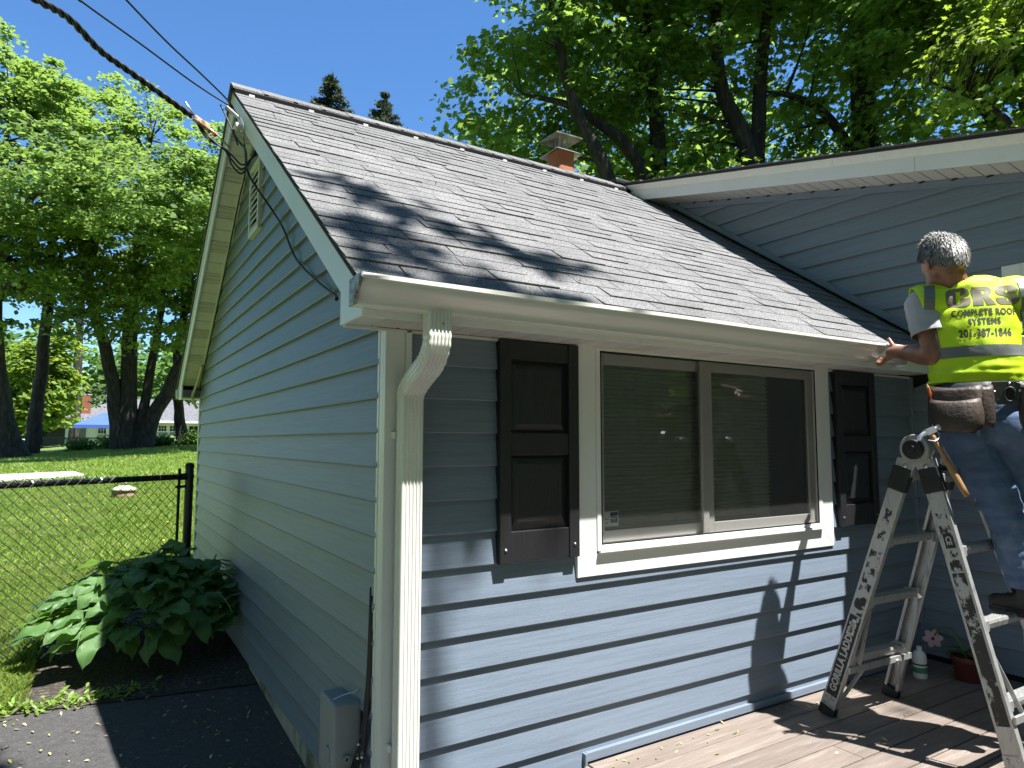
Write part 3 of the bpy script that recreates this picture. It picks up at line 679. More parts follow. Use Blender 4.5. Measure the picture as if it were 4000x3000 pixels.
b = MB(); b.box(XF-0.12, XF+0.3, RY-0.06, RY+0.1, RZ+0.02, RZ+0.07); b.build('ridge_end_cap', M_BLACKP, house, bev=0.012)
# door on the wing wall at the right edge
b = MB(); b.box(XW-0.03, XW-0.002, -0.655, -0.56, -0.04, 2.28); b.box(XW-0.03, XW-0.002, -1.6, -1.51, -0.04, 2.28); b.box(XW-0.03, XW-0.002, -1.51, -0.655, 2.18, 2.28)
door = b.build('door', M_WHITE, house, bev=0.003)
b = MB(); b.box(XW-0.012, XW+0.03, -1.51, -0.655, -0.02, 2.18); b.build('door_leaf', mat('door_paint', (0.55, 0.55, 0.53), 0.4, 0.03, 5), door)
b = MB(); b.box(XW-0.06, XW-0.012, -0.72, -0.685, 2.05, 2.13); b.build('door_closer', mat('brass_tone', (0.28, 0.22, 0.1), 0.45), door, bev=0.004)
b = MB(); b.box(XW+0.002, XW+0.1, -3.4, -1.6, -0.3, 2.3); b.build('wall', M_SIDING, house)
b = MB(); b.box(XW+0.004, XW+0.08, -1.62, -0.55, -0.3, -0.02); b.build('foundation', M_FOUND, house)

# ================================================================== DECK
deck = empty('deck', (2.2, -1.2, -0.25), 'weathered brown plank deck in the corner of the house', 'deck')
M_DECK = object_vary(mat('weathered_plank', (0.168, 0.134, 0.112), 0.85, 0.2, 5, 0.35, 30, stretch=(0.8, 8, 8), col2=(0.235, 0.2, 0.175), c2scale=3, c2lo=0.52, c2hi=0.75), 0.1)
y = -0.028; i = 0
while y > -3.2:
    w = 0.137; zz = -0.04-0.028
    cuts = [0.885, XW-0.005] if i % 3 else [0.885, [2.15, 1.9, 2.6][(i//3) % 3], XW-0.005]
    for a, c in zip(cuts[:-1], cuts[1:]):
        b = MB(); b.box(a+0.001, c-0.001, y-w, y, zz, -0.04+0.0015*math.sin(i*7)); b.build('deck_board', M_DECK, deck, bev=0.003)
    y -= w+0.005; i += 1
b = MB(); b.box(0.862, 0.882, -3.2, -0.031, -0.3, -0.044); b.build('rim_board', M_DECK, deck, bev=0.003)
b = MB(); b.box(0.883, XW, -3.2, -0.03, -0.2, -0.072); b.build('joists', M_DARK, deck)
# ================================================================== UTILITY BOX AND CABLES
ub = empty('utility_box', (-0.05, 0.25, 0.15), 'grey plastic utility box mounted low on the gable wall by the corner post', 'utility box')
b = MB(); b.box(-0.105, -0.016, 0.235, 0.39, 0.03, 0.31); b.build('housing', M_GREY, ub, bev=0.012, seg=3)
b = MB(); b.box(-0.118, -0.012, 0.17, 0.229, 0.025, 0.322); b.build('cover', M_GREY, ub, bev=0.012, seg=3)
b = MB(); b.box(-0.11, -0.02, 0.2285, 0.2355, 0.028, 0.316); b.build('gasket', M_BLACKP, ub)
b = MB(); b.box(-0.124, -0.104, 0.205, 0.25, 0.11, 0.16); b.build('latch', M_GREY, ub, bev=0.004)
b = MB(); b.tube([(-0.1, 0.232, 0.322), (-0.06, 0.225, 0.335), (-0.03, 0.2, 0.345), (-0.02, 0.18, 0.36)], 0.003, 6); b.build('hasp', M_METAL, ub)
b = MB(); b.lathe([(0.014, 0), (0.014, 0.014), (0.006, 0.014), (0.006, 0.002)], (-0.07, 0.169, 0.13), (0, -1, 0), 12); b.build('knob', M_GREY, ub, autos=40)
b = MB(); b.tube([(-0.05, 0.28, 0.03), (-0.05, 0.28, -0.3)], 0.028, 12); b.build('conduit', M_GREY, ub, autos=40)
for i, (y, z) in enumerate(((0.13, 0.2), (0.09, 0.17), (0.135, 0.15), (0.1, 0.125))):
    b = MB(); b.tube([(-0.02, y+0.02, z+0.004), (-0.035, y, z), (-0.045, y-0.02, z-0.006)], [0.007, 0.006, 0.005], 8); b.build('connector', M_METAL, ub, autos=40)
wb_ = empty('cable_bundle', (-0.03, 0.08, 0.3), 'black cables running down beside the white corner post into loops', 'cables')
for i in range(6):
    o = i*0.006; rr = random.Random(i); 
    P = [(-0.019-0.003*(i % 2), 0.060+o*0.5, 0.60+0.03*i), (-0.02-0.002*(i % 3), 0.062+o*0.7, 0.5), (-0.024, 0.067+o*1.2, 0.36), (-0.03, 0.085+o*1.5, 0.2), (-0.04-0.004*i, 0.11+o*3, 0.02), (-0.05, 0.15+o*4, -0.06-0.01*i), (-0.05, 0.2+o, -0.02), (-0.035, 0.16+o, 0.12-0.01*i)]
    b = MB(); b.tube(spline(P, 6), 0.0036, 6); b.build('cable', M_BLACKP, wb_, smooth=True)
b = MB(); b.tube(spline([(-0.04, 0.1, 0.115), (-0.06, 0.14, 0.09), (-0.08, 0.19, 0.07), (-0.075, 0.21, 0.0), (-0.06, 0.2, -0.12)], 6), 0.003, 6); b.build('cable', mat('green_wire', (0.12, 0.2, 0.16), 0.5), wb_, smooth=True)

def wire(name, label, runs, cat='cable', rad=0.006, group=None):
    e = empty(name, runs[0][0], label, cat, group)
    for P in runs:
        r = rad
        b = MB(); b.tube(spline(P, 8), r, 7); b.build('strand', M_BLACKP, e, smooth=True)
    return e
# triplex service drop: twisted strands
def twist(P, n=90, off=0.011, turns=10, count=3):
    S = spline(P, 26); R = []
    for s_ in range(count):
        L = []
        for i, p in enumerate(S):
            d = (S[min(i+1, len(S)-1)]-S[max(i-1, 0)]).normalized(); x = d.cross(Vector((0,0,1))).normalized(); y = d.cross(x)
            a = 2*math.pi*(s_/count + turns*i/len(S)); L.append(p+x*math.cos(a)*off+y*math.sin(a)*off)
        R.append(L)
    return R
sdp = [(-4.5, -1.6, 3.6), (-2.2, 0.62, 3.30), (-1.45, 1.325, 3.368), (-1.229, 1.538, 3.41), (-1.104, 1.75, 3.471), (-0.967, 1.962, 3.455), (-0.813, 2.104, 3.443), (-0.631, 2.231, 3.409), (-0.45, 2.354, 3.372)]
e = empty('service_drop_cable', sdp[0], 'thick twisted black power cable sagging to a white clamp by the gable', 'cable')
for L in twist(sdp):
    b = MB(); b.tube(L, 0.0095, 6); b.build('strand', M_BLACKP, e, smooth=True)
c0_ = Vector((-0.42, 2.372, 3.366)); dv = (Vector(sdp[-1])-Vector(sdp[-2])).normalized()
b = MB(); b.bar(c0_-dv*0.02, c0_+dv*0.11, (0,0,1), 0.045, 0.03); b.build('clamp', mat('weathered_porcelain', (0.6, 0.52, 0.42), 0.4, 0.3, 30, col2=(0.3, 0.14, 0.06), c2scale=25), e, bev=0.01)
b = MB(); b.tube([c0_-dv*0.09+Vector((0,0,0.06)), c0_-dv*0.02+Vector((0,0,0.02)), c0_+dv*0.1], 0.006, 6); b.tube([c0_+dv*0.1, c0_+dv*0.16, Vector((-0.2, 2.42, 3.24))], 0.007, 6); b.build('bail', M_METAL, e, smooth=True)
for t in (0.10, 0.145):
    b = MB(); b.tube([c0_+dv*t+Vector((0,0,-0.012)), c0_+dv*(t+0.018)+Vector((0,0,-0.014))], 0.014, 8); b.build('red_tape', mat('red_tape', (0.5, 0.03, 0.02), 0.5), e, autos=40)
ends = c0_+dv*0.25
for i, q in enumerate(((-0.068, 2.26, 3.2), (-0.06, 2.25, 3.19), (-0.05, 2.27, 3.18))):
    s_ = Vector(sdp[-1])+dv*0.02
    b = MB(); b.tube(spline([s_, c0_+dv*0.09+Vector((0,0,-0.05-0.012*i)), Vector((-0.284+0.03*i, 2.387, 3.235-0.015*i)), Vector((-0.202, 2.344, 3.165-0.03*i)), Vector((-0.14, 2.31, 3.10-0.03*i)), Vector((-0.09, 2.275, 3.14)), Vector(q)], 8), 0.006, 6); b.build('tail', M_BLACKP, e, smooth=True)
# two thin lines to the gable peak
wire('telephone_line', 'thin black overhead line, the middle one of the three', [[(-5.5, -3.6, 4.4), (-2.6, -0.2, 3.55), (-1.188, 1.388, 3.476), (-1.057, 1.543, 3.475), (-0.782, 1.843, 3.497), (-0.465, 2.12, 3.48), (-0.225, 2.20, 3.42)]], rad=0.0055)
wire('overhead_line', 'thin black overhead line nearest the roof peak', [[(-4.5, -3.2, 4.4), (-2.2, -0.2, 3.6), (-1.005, 1.271, 3.519), (-0.858, 1.42, 3.475), (-0.657, 1.653, 3.444), (-0.436, 1.929, 3.443), (-0.254, 2.171, 3.441), (-0.2, 2.2, 3.38)], [(-0.26, 2.28, 3.44), (-0.21, 2.16, 3.34), (-0.24, 2.05, 3.2), (-0.2, 1.98, 3.09)], [(-0.3, 2.2, 3.42), (-0.25, 2.1, 3.25), (-0.22, 2.0, 3.1)]], rad=0.0055)
ins = empty('wire_insulator', (-0.19, 1.95, 3.27), 'white porcelain insulator screwed to the gable fascia', 'insulator')
M_PORC = mat('porcelain', (0.72, 0.68, 0.6), 0.25, 0.05, 20)
b = MB(); b.lathe([(0.012, 0), (0.024, 0.004), (0.026, 0.016), (0.016, 0.022), (0.016, 0.03), (0.028, 0.036), (0.028, 0.052), (0.012, 0.058)], (-0.181, 2.03, 3.225), (-1, 0, 0), 14); b.build('spool', M_PORC, ins, autos=50)
b = MB(); b.bar((-0.27, 2.18, 3.41), (-0.205, 2.07, 3.30), (0,0,1), 0.02, 0.014); b.build('wedge_clamp', M_PORC, ins, bev=0.003)
b = MB(); b.tube(spline([(-0.205, 2.07, 3.30), (-0.21, 1.98, 3.26), (-0.21, 1.86, 3.15), (-0.205, 1.87, 3.06)], 6), 0.005, 6); b.build('bail_wire', M_METAL, ins, smooth=True)
# black line leaving the peak and hanging across the gable
wire('gable_cable', 'black cable looping loosely across the blue gable wall to the eave', [[(-0.2, 1.98, 3.1), (-0.205, 1.8, 2.98), (-0.2, 1.72, 2.82), (-0.06, 1.74, 2.64), (-0.035, 1.55, 2.48), (-0.03, 1.257, 2.236), (-0.035, 0.811, 2.022), (-0.05, 0.488, 1.897), (-0.12, 0.25, 1.83), (-0.165, 0.1, 1.80)]], rad=0.0065)
wire('soffit_cable', 'black cable running down the far rake soffit', [[(-0.12, 2.4, 3.33), (-0.06, 2.65, 3.2), (-0.04, 3.0, 3.08), (-0.035, 3.6, 2.64), (-0.035, 4.4, 2.06), (-0.04, 4.85, 1.76)]], rad=0.006)
tag(MB().tube(spline([(-0.05, 4.55, 1.98), (-0.06, 4.8, 1.83), (-0.08, 4.93, 1.72), (-0.06, 5.0, 1.66), (-0.03, 4.98, 1.6)], 6), 0.014, 8).build('flexible_conduit', mat('cream_conduit', (0.5, 0.5, 0.35), 0.5), smooth=True), 'cream flexible conduit curving at the far eave corner', 'conduit')

# ================================================================== CHAIN LINK FENCE
M_FENCE = mat('black_vinyl_steel', (0.01, 0.011, 0.011), 0.35, 0.1, 10)
fp = Vector((-0.244, 3.50, 0)); fd = Vector((-0.875, -0.484, 0)).normalized(); 
fence = empty('chain_link_fence', (fp.x, fp.y, gz(fp.x, fp.y)), 'near black chain-link fence panel with a capped end post beside the house', 'fence')
b = MB(); b.tube([(fp.x, fp.y, -0.4), (fp.x, fp.y, 1.08)], 0.031, 18); b.lathe([(0.034, 0), (0.034, 0.02), (0.028, 0.034), (0.012, 0.042), (0, 0.043)], (fp.x, fp.y, 1.07), n=18); b.build('post', M_FENCE, fence, autos=40)
RZT = 1.005; fl = 4.2
b = MB(); b.tube([fp+Vector((0,0,RZT))+fd*0.03, fp+Vector((0,0,RZT))+fd*fl], 0.021, 12); b.build('top_rail', M_FENCE, fence, autos=40)
tb = fp+fd*0.085
b = MB(); b.bar(tb+Vector((0,0,-0.12)), tb+Vector((0,0,1.07)), fd, 0.02, 0.008); b.build('tension_bar', M_FENCE, fence)
for z in (0.93, 0.40, 0.02):
    b = MB(); b.tube([fp+Vector((0,0,z-0.011)), fp+Vector((0,0,z+0.011))], 0.0345, 16); b.bar(fp+fd*0.03+Vector((0,0,z)), fp+fd*0.11+Vector((0,0,z)), (0,0,1), 0.02, 0.012); b.build('band', M_FENCE, fence, autos=40)
b = MB(); b.tube([fp+Vector((0,0,RZT-0.015)), fp+Vector((0,0,RZT+0.015))], 0.035, 16); b.tube([fp+fd*0.03+Vector((0,0,RZT)), fp+fd*0.075+Vector((0,0,RZT))], 0.026, 12); b.build('rail_cup', M_FENCE, fence, autos=40)
nf = Vector((-fd.y, fd.x, 0)); pitch = 0.0705; hh = pitch/2; b = MB(); rows = int((RZT+0.06+0.16)/hh)
for i in range(int((fl-0.1)/pitch)):
    for par in (0, 1):
        x0 = 0.09+i*pitch; P = []
        # zigzag wire: swings between x0 and x0+-pitch/2
        for r_ in range(rows+1):
            z = RZT+0.035-r_*hh; xo = x0 + (hh if r_ % 2 else 0) if par == 0 else x0 + hh + (0 if r_ % 2 else hh)
            P.append(fp+fd*xo+Vector((0,0,z))+nf*(0.024+0.003*(1 if (r_+par) % 2 else -1)))
        if par == 0: b.tube(P, 0.0031, 4, cap=False)
        else: b.tube(P, 0.0031, 4, cap=False)
    # knuckle spikes above the rail
    z = RZT+0.035; p0 = fp+fd*(0.09+i*pitch)+nf*0.024; 
tag(b.build('wire_mesh', M_FENCE, fence), kind='stuff')
b = MB()
for i in range(9):
    p = fp+fd*(0.25+i*0.43); b.lathe([(0.0235, -0.004), (0.0245, 0), (0.0235, 0.004)], p+Vector((0,0,RZT)), fd, 10)
b.build('wire_tie', M_METAL, fence)

# ================================================================== HOSTA
hosta = empty('hosta_plant', (-0.5, 2.95, gz(-0.5, 2.95)), 'large hosta clump of broad leaves, half sunlit, against the gable wall', 'plant')
M_HOSTA = mat('hosta_leaf', (0.1, 0.21, 0.06), 0.38, 0.12, 10, 0.0, 10, trans=0.34, tcol=(0.28, 0.5, 0.08), col2=(0.13, 0.25, 0.07), c2scale=6)
def ribs(M):
    nt = M.node_tree; N = nt.nodes; L = nt.links; bs = N['Principled BSDF']; uv = N.new('ShaderNodeUVMap')
    wv = N.new('ShaderNodeTexWave'); wv.wave_type = 'BANDS'; wv.bands_direction = 'X'; wv.inputs['Scale'].default_value = 3.0
    L.new(uv.outputs[0], wv.inputs[0]); bp = N.new('ShaderNodeBump'); bp.inputs['Strength'].default_value = 0.6; bp.inputs['Distance'].default_value = 0.004
    L.new(wv.outputs['Fac'], bp.inputs['Height']); L.new(bp.outputs[0], bs.inputs['Normal'])
ribs(M_HOSTA)
def hosta_leaf(seed):
    r = random.Random(seed); nl, nw = 10, 6; L = 0.25; W = 0.14; V = []; F = []; UV = []
    droop = r.uniform(0.25, 0.75); fold = r.uniform(0.25, 0.6); wavy = r.uniform(0.008, 0.018); ph = r.uniform(0, 6)
    for i in range(nl+1):
        t = i/nl; w = W*0.5*(math.sin(math.pi*min(1, t**0.62))**0.8 if 0 < t < 1 else 0.02)*(1.0 if t < 0.8 else (1-t)/0.2*0.6+0.4)
        ang = droop*t*t; x = L*t*(1-0.18*ang); z = -L*0.45*ang*t
        for j in range(nw+1):
            u = j/nw*2-1; y = w*u
            V.append((x, y, z + fold*abs(y)*0.8 - 1.6*y*y/W*(0.6) + wavy*math.sin(t*13+ph+u)*abs(u)**2))
            UV.append((u*1.0, t))
    for i in range(nl):
        for j in range(nw): a = i*(nw+1)+j; F.append((a, a+nw+1, a+nw+2, a+1))
    # petiole
    b0 = len(V)
    for k in range(5):
        t = k/4
        for q in range(4):
            a = q*math.pi/2; V.append((-0.26*t, 0.006*math.cos(a), -0.006*t+0.006*math.sin(a)-0.10*t*t)); UV.append((0, 0))
    for k in range(4):
        for q in range(4): F.append((b0+k*4+q, b0+k*4+(q+1)%4, b0+(k+1)*4+(q+1)%4, b0+(k+1)*4+q))
    me = bpy.data.meshes.new('leaf'); me.from_pydata(V, [], F); me.materials.append(M_HOSTA)
    ul = me.uv_layers.new(name='UVMap'); li = np.zeros(len(me.loops), dtype=np.int32); me.loops.foreach_get('vertex_index', li)
    ul.data.foreach_set('uv', np.array(UV, dtype=np.float32)[li].ravel())
    me.polygons.foreach_set('use_smooth', [True]*len(me.polygons)); me.update(); return me
leaf_meshes = [hosta_leaf(i) for i in range(7)]
hr = random.Random(11); n_leaf = 0
cx_, cy_, cz_ = -0.47, 2.95, gz(-0.5, 2.95)
while n_leaf < 298:
    az = hr.uniform(0, 2*math.pi); q = hr.random()**0.55; el = q*1.3          # 0 = upright centre, 1.25 = low rim
    R_ = 0.68*math.sin(el)*hr.uniform(0.85, 1.05)*(1.0+0.12*math.cos(az-3.3)); H = 0.55*math.cos(el*0.96)*hr.uniform(0.8, 1.06)+0.07
    x, y = cx_+R_*math.cos(az)*1.0, cy_+R_*math.sin(az)*0.95
    if x > -0.05: continue
    o = bpy.data.objects.new('leaf', leaf_meshes[hr.randrange(7)]); COL.objects.link(o); attach(o, hosta)
    pitch_ = -0.2+0.5*q+hr.uniform(-0.3, 0.35)
    a2 = az+hr.uniform(-0.5, 0.5)
    if x > -0.2: a2 = hr.choice([1.9, -1.9, 2.6, -2.5])
    s_ = hr.uniform(0.55, 1.08)
    o.matrix_parent_inverse = Matrix.Translation(-hosta.location)
    o.location = (x-0.1*math.cos(a2), y-0.1*math.sin(a2), cz_+H)
    o.rotation_euler = (hr.uniform(-0.5, 0.5), pitch_, a2); o.scale = (s_, s_, s_); n_leaf += 1

# ================================================================== GRASS
M_GRASS = island_vary(mat('grass_blade', (0.2, 0.3, 0.055), 0.5, 0.0, 1, trans=0.4, tcol=(0.45, 0.58, 0.085), col2=(0.28, 0.34, 0.1), c2scale=0.9, c2lo=0.45, c2hi=0.75), 0.35)
def in_lawn(x, y):
    edge = np.where(y < 2.19, -9, np.where(y < 4.2, np.interp(y, [2.19, 2.35, 3.2, 4.2], [-1.2, -1.12, -1.14, -0.94]), 0.0))
    near = (y >= 2.24) & (x < edge-0.02)
    far = (y >= 4.2) & (x < np.where(y < 5.1, np.interp(y, [4.2, 5.1], [-0.95, -0.1]), 99))
    onpath = (y > 18.8) & (y < 24.1) & (x < -0.9-(y-20.4)*0.15) & (y > 18.9+(x+6.5)*0.27) & (y < 24.0-(x+7)*0.19)
    return (near & (y < 4.2) | far) & ~onpath
def blades(n, d0, d1, h0, h1, w, powr=1.0):
    # spread over the wedge between the house corner and the left of the view
    d = d0+(d1-d0)*rng.random(n)**powr
    a = 0.554 + np.arctan(rng.uniform(-2080, -1180, n)/2656.0)
    x = CAM.x + d*np.sin(a); y = CAM.y + d*np.cos(a)
    k = in_lawn(x, y); x, y, d = x[k], y[k], d[k]; n = len(x)
    yy = np.maximum(y, 0); z = -0.28+0.05*np.minimum(yy, 3)+0.0175*np.maximum(np.minimum(yy, 60)-3, 0)+0.07*np.maximum(np.minimum(x, 20)+3.5, -6)*np.minimum(yy, 60)/40
    pn = np.sin(x*1.7+np.sin(y*1.3)*2)+np.sin(y*2.3+x*0.7); h = rng.uniform(h0, h1, n)*(1+0.22*pn)
    az = rng.uniform(0, 2*np.pi, n); lean = rng.uniform(0.1, 0.9, n)*h; la = rng.uniform(0, 2*np.pi, n)
    wd = w*rng.uniform(0.6, 1.3, n)
    p0 = np.stack([x-wd*np.cos(az), y-wd*np.sin(az), z-0.01], 1); p1 = np.stack([x+wd*np.cos(az), y+wd*np.sin(az), z-0.01], 1)
    m0 = np.stack([x+lean*0.35*np.cos(la)+wd*0.6*np.cos(az), y+lean*0.35*np.sin(la)+wd*0.6*np.sin(az), z+h*0.62], 1)
    t = np.stack([x+lean*np.cos(la), y+lean*np.sin(la), z+h*0.95], 1)
    return np.stack([p0, p1, m0, t], 1).reshape(-1, 3)
V = np.concatenate([blades(95000, 3.4, 8.5, 0.035, 0.085, 0.0035, 0.9), blades(90000, 8, 20, 0.04, 0.09, 0.008, 0.8), blades(45000, 19, 44, 0.05, 0.11, 0.02, 0.8)])
nb = len(V)//4
tag(np_mesh('grass', V, np.arange(nb*4), np.full(nb, 4), M_GRASS), 'sunlit mown grass with dandelions beyond the fence', 'grass', kind='stuff')
# dandelions
dm = MB(); dm.tube([(0,0,0), (0.01,0,0.09)], 0.003, 5); dm.cm = 1; dm.lathe([(0.006, 0.088), (0.026, 0.098), (0.02, 0.107), (0, 0.11)], (0.01, 0, 0), n=9)
M_YEL = mat('dandelion_yellow', (0.75, 0.5, 0.02), 0.7); M_STEM = mat('stem_green', (0.1, 0.18, 0.04), 0.6)
d0 = dm.build('dandelion', [M_STEM, M_YEL]); tag(d0, 'yellow dandelion flower in the lawn', 'flower', 'dandelions scattered over the lawn'); dr = random.Random(2); first = True; placed = 0
while placed < 24:
    d = dr.uniform(6, 26); a = 0.554+math.atan(dr.uniform(-2000, -1260)/2656); x, y = CAM.x+d*math.sin(a), CAM.y+d*math.cos(a)
    if not bool(in_lawn(np.array([x]), np.array([y]))[0]): continue
    o = d0 if first else d0.copy()
    if not first: COL.objects.link(o)
    first = False; o.location = (x, y, gz(x, y)-0.01); o.rotation_euler.z = dr.uniform(0, 6); o.scale = (0.7, 0.7, 0.7); placed += 1
# lawn weeds at the mulch edge, litter on asphalt
M_WEED = island_vary(mat('weed_leaf', (0.16, 0.26, 0.04), 0.5, trans=0.35, tcol=(0.35, 0.5, 0.08)), 0.3)
def litter(name, pts, size, mt, label, flat=0.3, up=0.0):
    n = len(pts); P = np.array(pts); az = rng.uniform(0, 2*np.pi, n); s_ = size*rng.uniform(0.5, 1.4, n)
    shape = np.array([(-1, 0, 0), (-0.3, 0.34, 0.12), (0.4, 0.3, 0.1), (1, 0, 0.0), (0.3, -0.3, 0.15), (-0.4, -0.26, 0.1)])
    u = np.stack([np.cos(az), np.sin(az), rng.uniform(-flat, flat, n)], 1); v = np.stack([-np.sin(az), np.cos(az), rng.uniform(-flat, flat, n)], 1)
    V = P[:, None, :] + s_[:, None, None]*(shape[None, :, 0:1]*u[:, None, :] + shape[None, :, 1:2]*v[:, None, :]); V[:, :, 2] += s_[:, None]*shape[None, :, 2]+up
    return tag(np_mesh(name, V.reshape(-1, 3), np.arange(n*6), np.full(n, 6), mt), label, 'litter', kind='stuff')
lr = random.Random(8); pts = []
while len(pts) < 260:
    x, y = lr.uniform(-1.8, -0.02), lr.uniform(0.6, 2.3); pts.append((x, y, gz(x, y)+0.012))
litter('fallen_seeds', pts, 0.014, island_vary(mat('dry_seed', (0.33, 0.26, 0.15), 0.8, col2=(0.3, 0.33, 0.1), c2scale=3), 0.4), 'pale maple seeds scattered on the black asphalt', 0.5)
pts = []
while len(pts) < 420:
    t = lr.random(); x = -1.55+t*0.95+lr.gauss(0, 0.06); y = 2.2+lr.gauss(0.0, 0.05)+0.25*max(0, -x-1.15)*lr.random()*2; pts.append((x, y, gz(x, y)+lr.uniform(0.012, 0.05)))
litter('edge_weeds', pts, 0.02, M_WEED, 'small bright green weeds along the asphalt edge', 0.9)
pts = []
while len(pts) < 60:
    x, y = lr.uniform(0.95, 3.2), lr.choice([lr.uniform(-0.16, -0.04), lr.uniform(-1.2, -0.05)]); pts.append((x, y, -0.036))
litter('deck_litter', pts, 0.013, island_vary(mat('dry_litter', (0.4, 0.34, 0.16), 0.8, col2=(0.22, 0.28, 0.06), c2scale=4), 0.3), 'yellow maple seeds and leaf bits on the deck boards', 0.5)
pts = []
while len(pts) < 70:
    x, s_ = lr.uniform(-0.1, 3.2), lr.uniform(0.1, 3.1); p = Vector((0, EY, EZ))+slope*s_+nrm*0.016; pts.append((x, p.y, p.z))
litter('roof_litter', pts, 0.009, island_vary(mat('roof_seed', (0.4, 0.33, 0.2), 0.8), 0.3), 'tan seeds caught on the roof shingles', 0.5)

# lawn ornament : small grey vent cap
lo = empty('lawn_lantern', (-0.28, 13.6, gz(-0.28, 13.6)), 'small tan lantern-shaped stone ornament standing alone in the lawn', 'ornament')
b = MB(); b.lathe([(0.20, -0.03), (0.23, 0.04), (0.21, 0.12), (0.2, 0.15)], (-0.28, 13.6, gz(-0.28, 13.6)+0.0), n=18); b.build('base', mat('tan_stone', (0.3, 0.2, 0.13), 0.8, 0.2, 8), lo, smooth=True)
b = MB(); b.lathe([(0.24, 0.15), (0.2, 0.2), (0.1, 0.245), (0.05, 0.255), (0.05, 0.29), (0.075, 0.295), (0.07, 0.325), (0, 0.335)], (-0.28, 13.6, gz(-0.28, 13.6)), n=18); b.build('cap', mat('pale_stone', (0.42, 0.4, 0.3), 0.8, 0.15, 8), lo, smooth=True)
# ================================================================== TREES
M_BARK = mat('bark', (0.024, 0.021, 0.018), 0.95, 0.35, 5, 0.9, 22, stretch=(2, 2, 0.5), col2=(0.055, 0.047, 0.04), c2scale=4)
def leafmat(name, c, t, amt=0.25, tr=0.42):
    return island_vary(mat(name, c, 0.62, trans=tr, tcol=t, spec=0.25), amt)
M_LEAF_A = leafmat('maple_leaf', (0.095, 0.16, 0.04), (0.31, 0.46, 0.085), 0.35, 0.46)
M_LEAF_B = leafmat('maple_leaf_deep', (0.07, 0.135, 0.024), (0.27, 0.46, 0.04))
M_LEAF_D = leafmat('woods_leaf', (0.085, 0.155, 0.034), (0.36, 0.54, 0.075), 0.35, 0.48)
M_LEAF_C = leafmat('spring_leaf', (0.14, 0.21, 0.04), (0.42, 0.56, 0.06))
M_NEEDLE = leafmat('spruce_needle', (0.05, 0.07, 0.035), (0.08, 0.1, 0.03), 0.3, 0.15)
MAPLE = np.array([(0, -0.55), (0.16, -0.30), (0.46, -0.36), (0.36, -0.06), (0.56, 0.16), (0.24, 0.2), (0.0, 0.6), (-0.24, 0.2), (-0.56, 0.16), (-0.36, -0.06), (-0.46, -0.36), (-0.16, -0.3)])
OVAL = np.array([(0, -0.55), (0.38, -0.2), (0.34, 0.22), (0, 0.6), (-0.34, 0.22), (-0.38, -0.2)])
def leaves(name, C, Nrm, size, shape, mt, parent, R):
    n = len(C); k = len(shape)
    Nn = Nrm/np.linalg.norm(Nrm, axis=1, keepdims=True)
    h = R.normal(size=(n, 3)); u = h - Nn*np.sum(h*Nn, 1, keepdims=True); u /= np.linalg.norm(u, axis=1, keepdims=True); v = np.cross(Nn, u)
    s_ = size*R.uniform(0.65, 1.35, n)
    V = C[:, None, :] + s_[:, None, None]*(shape[None, :, 0:1]*u[:, None, :] + shape[None, :, 1:2]*v[:, None, :])
    V -= (s_[:, None]*0.35*(shape[None, :, 0]**2+shape[None, :, 1]**2*0.5))[:, :, None]*Nn[:, None, :]
    return np_mesh(name, V.reshape(-1, 3), np.arange(n*k), np.full(n, k), mt, parent)
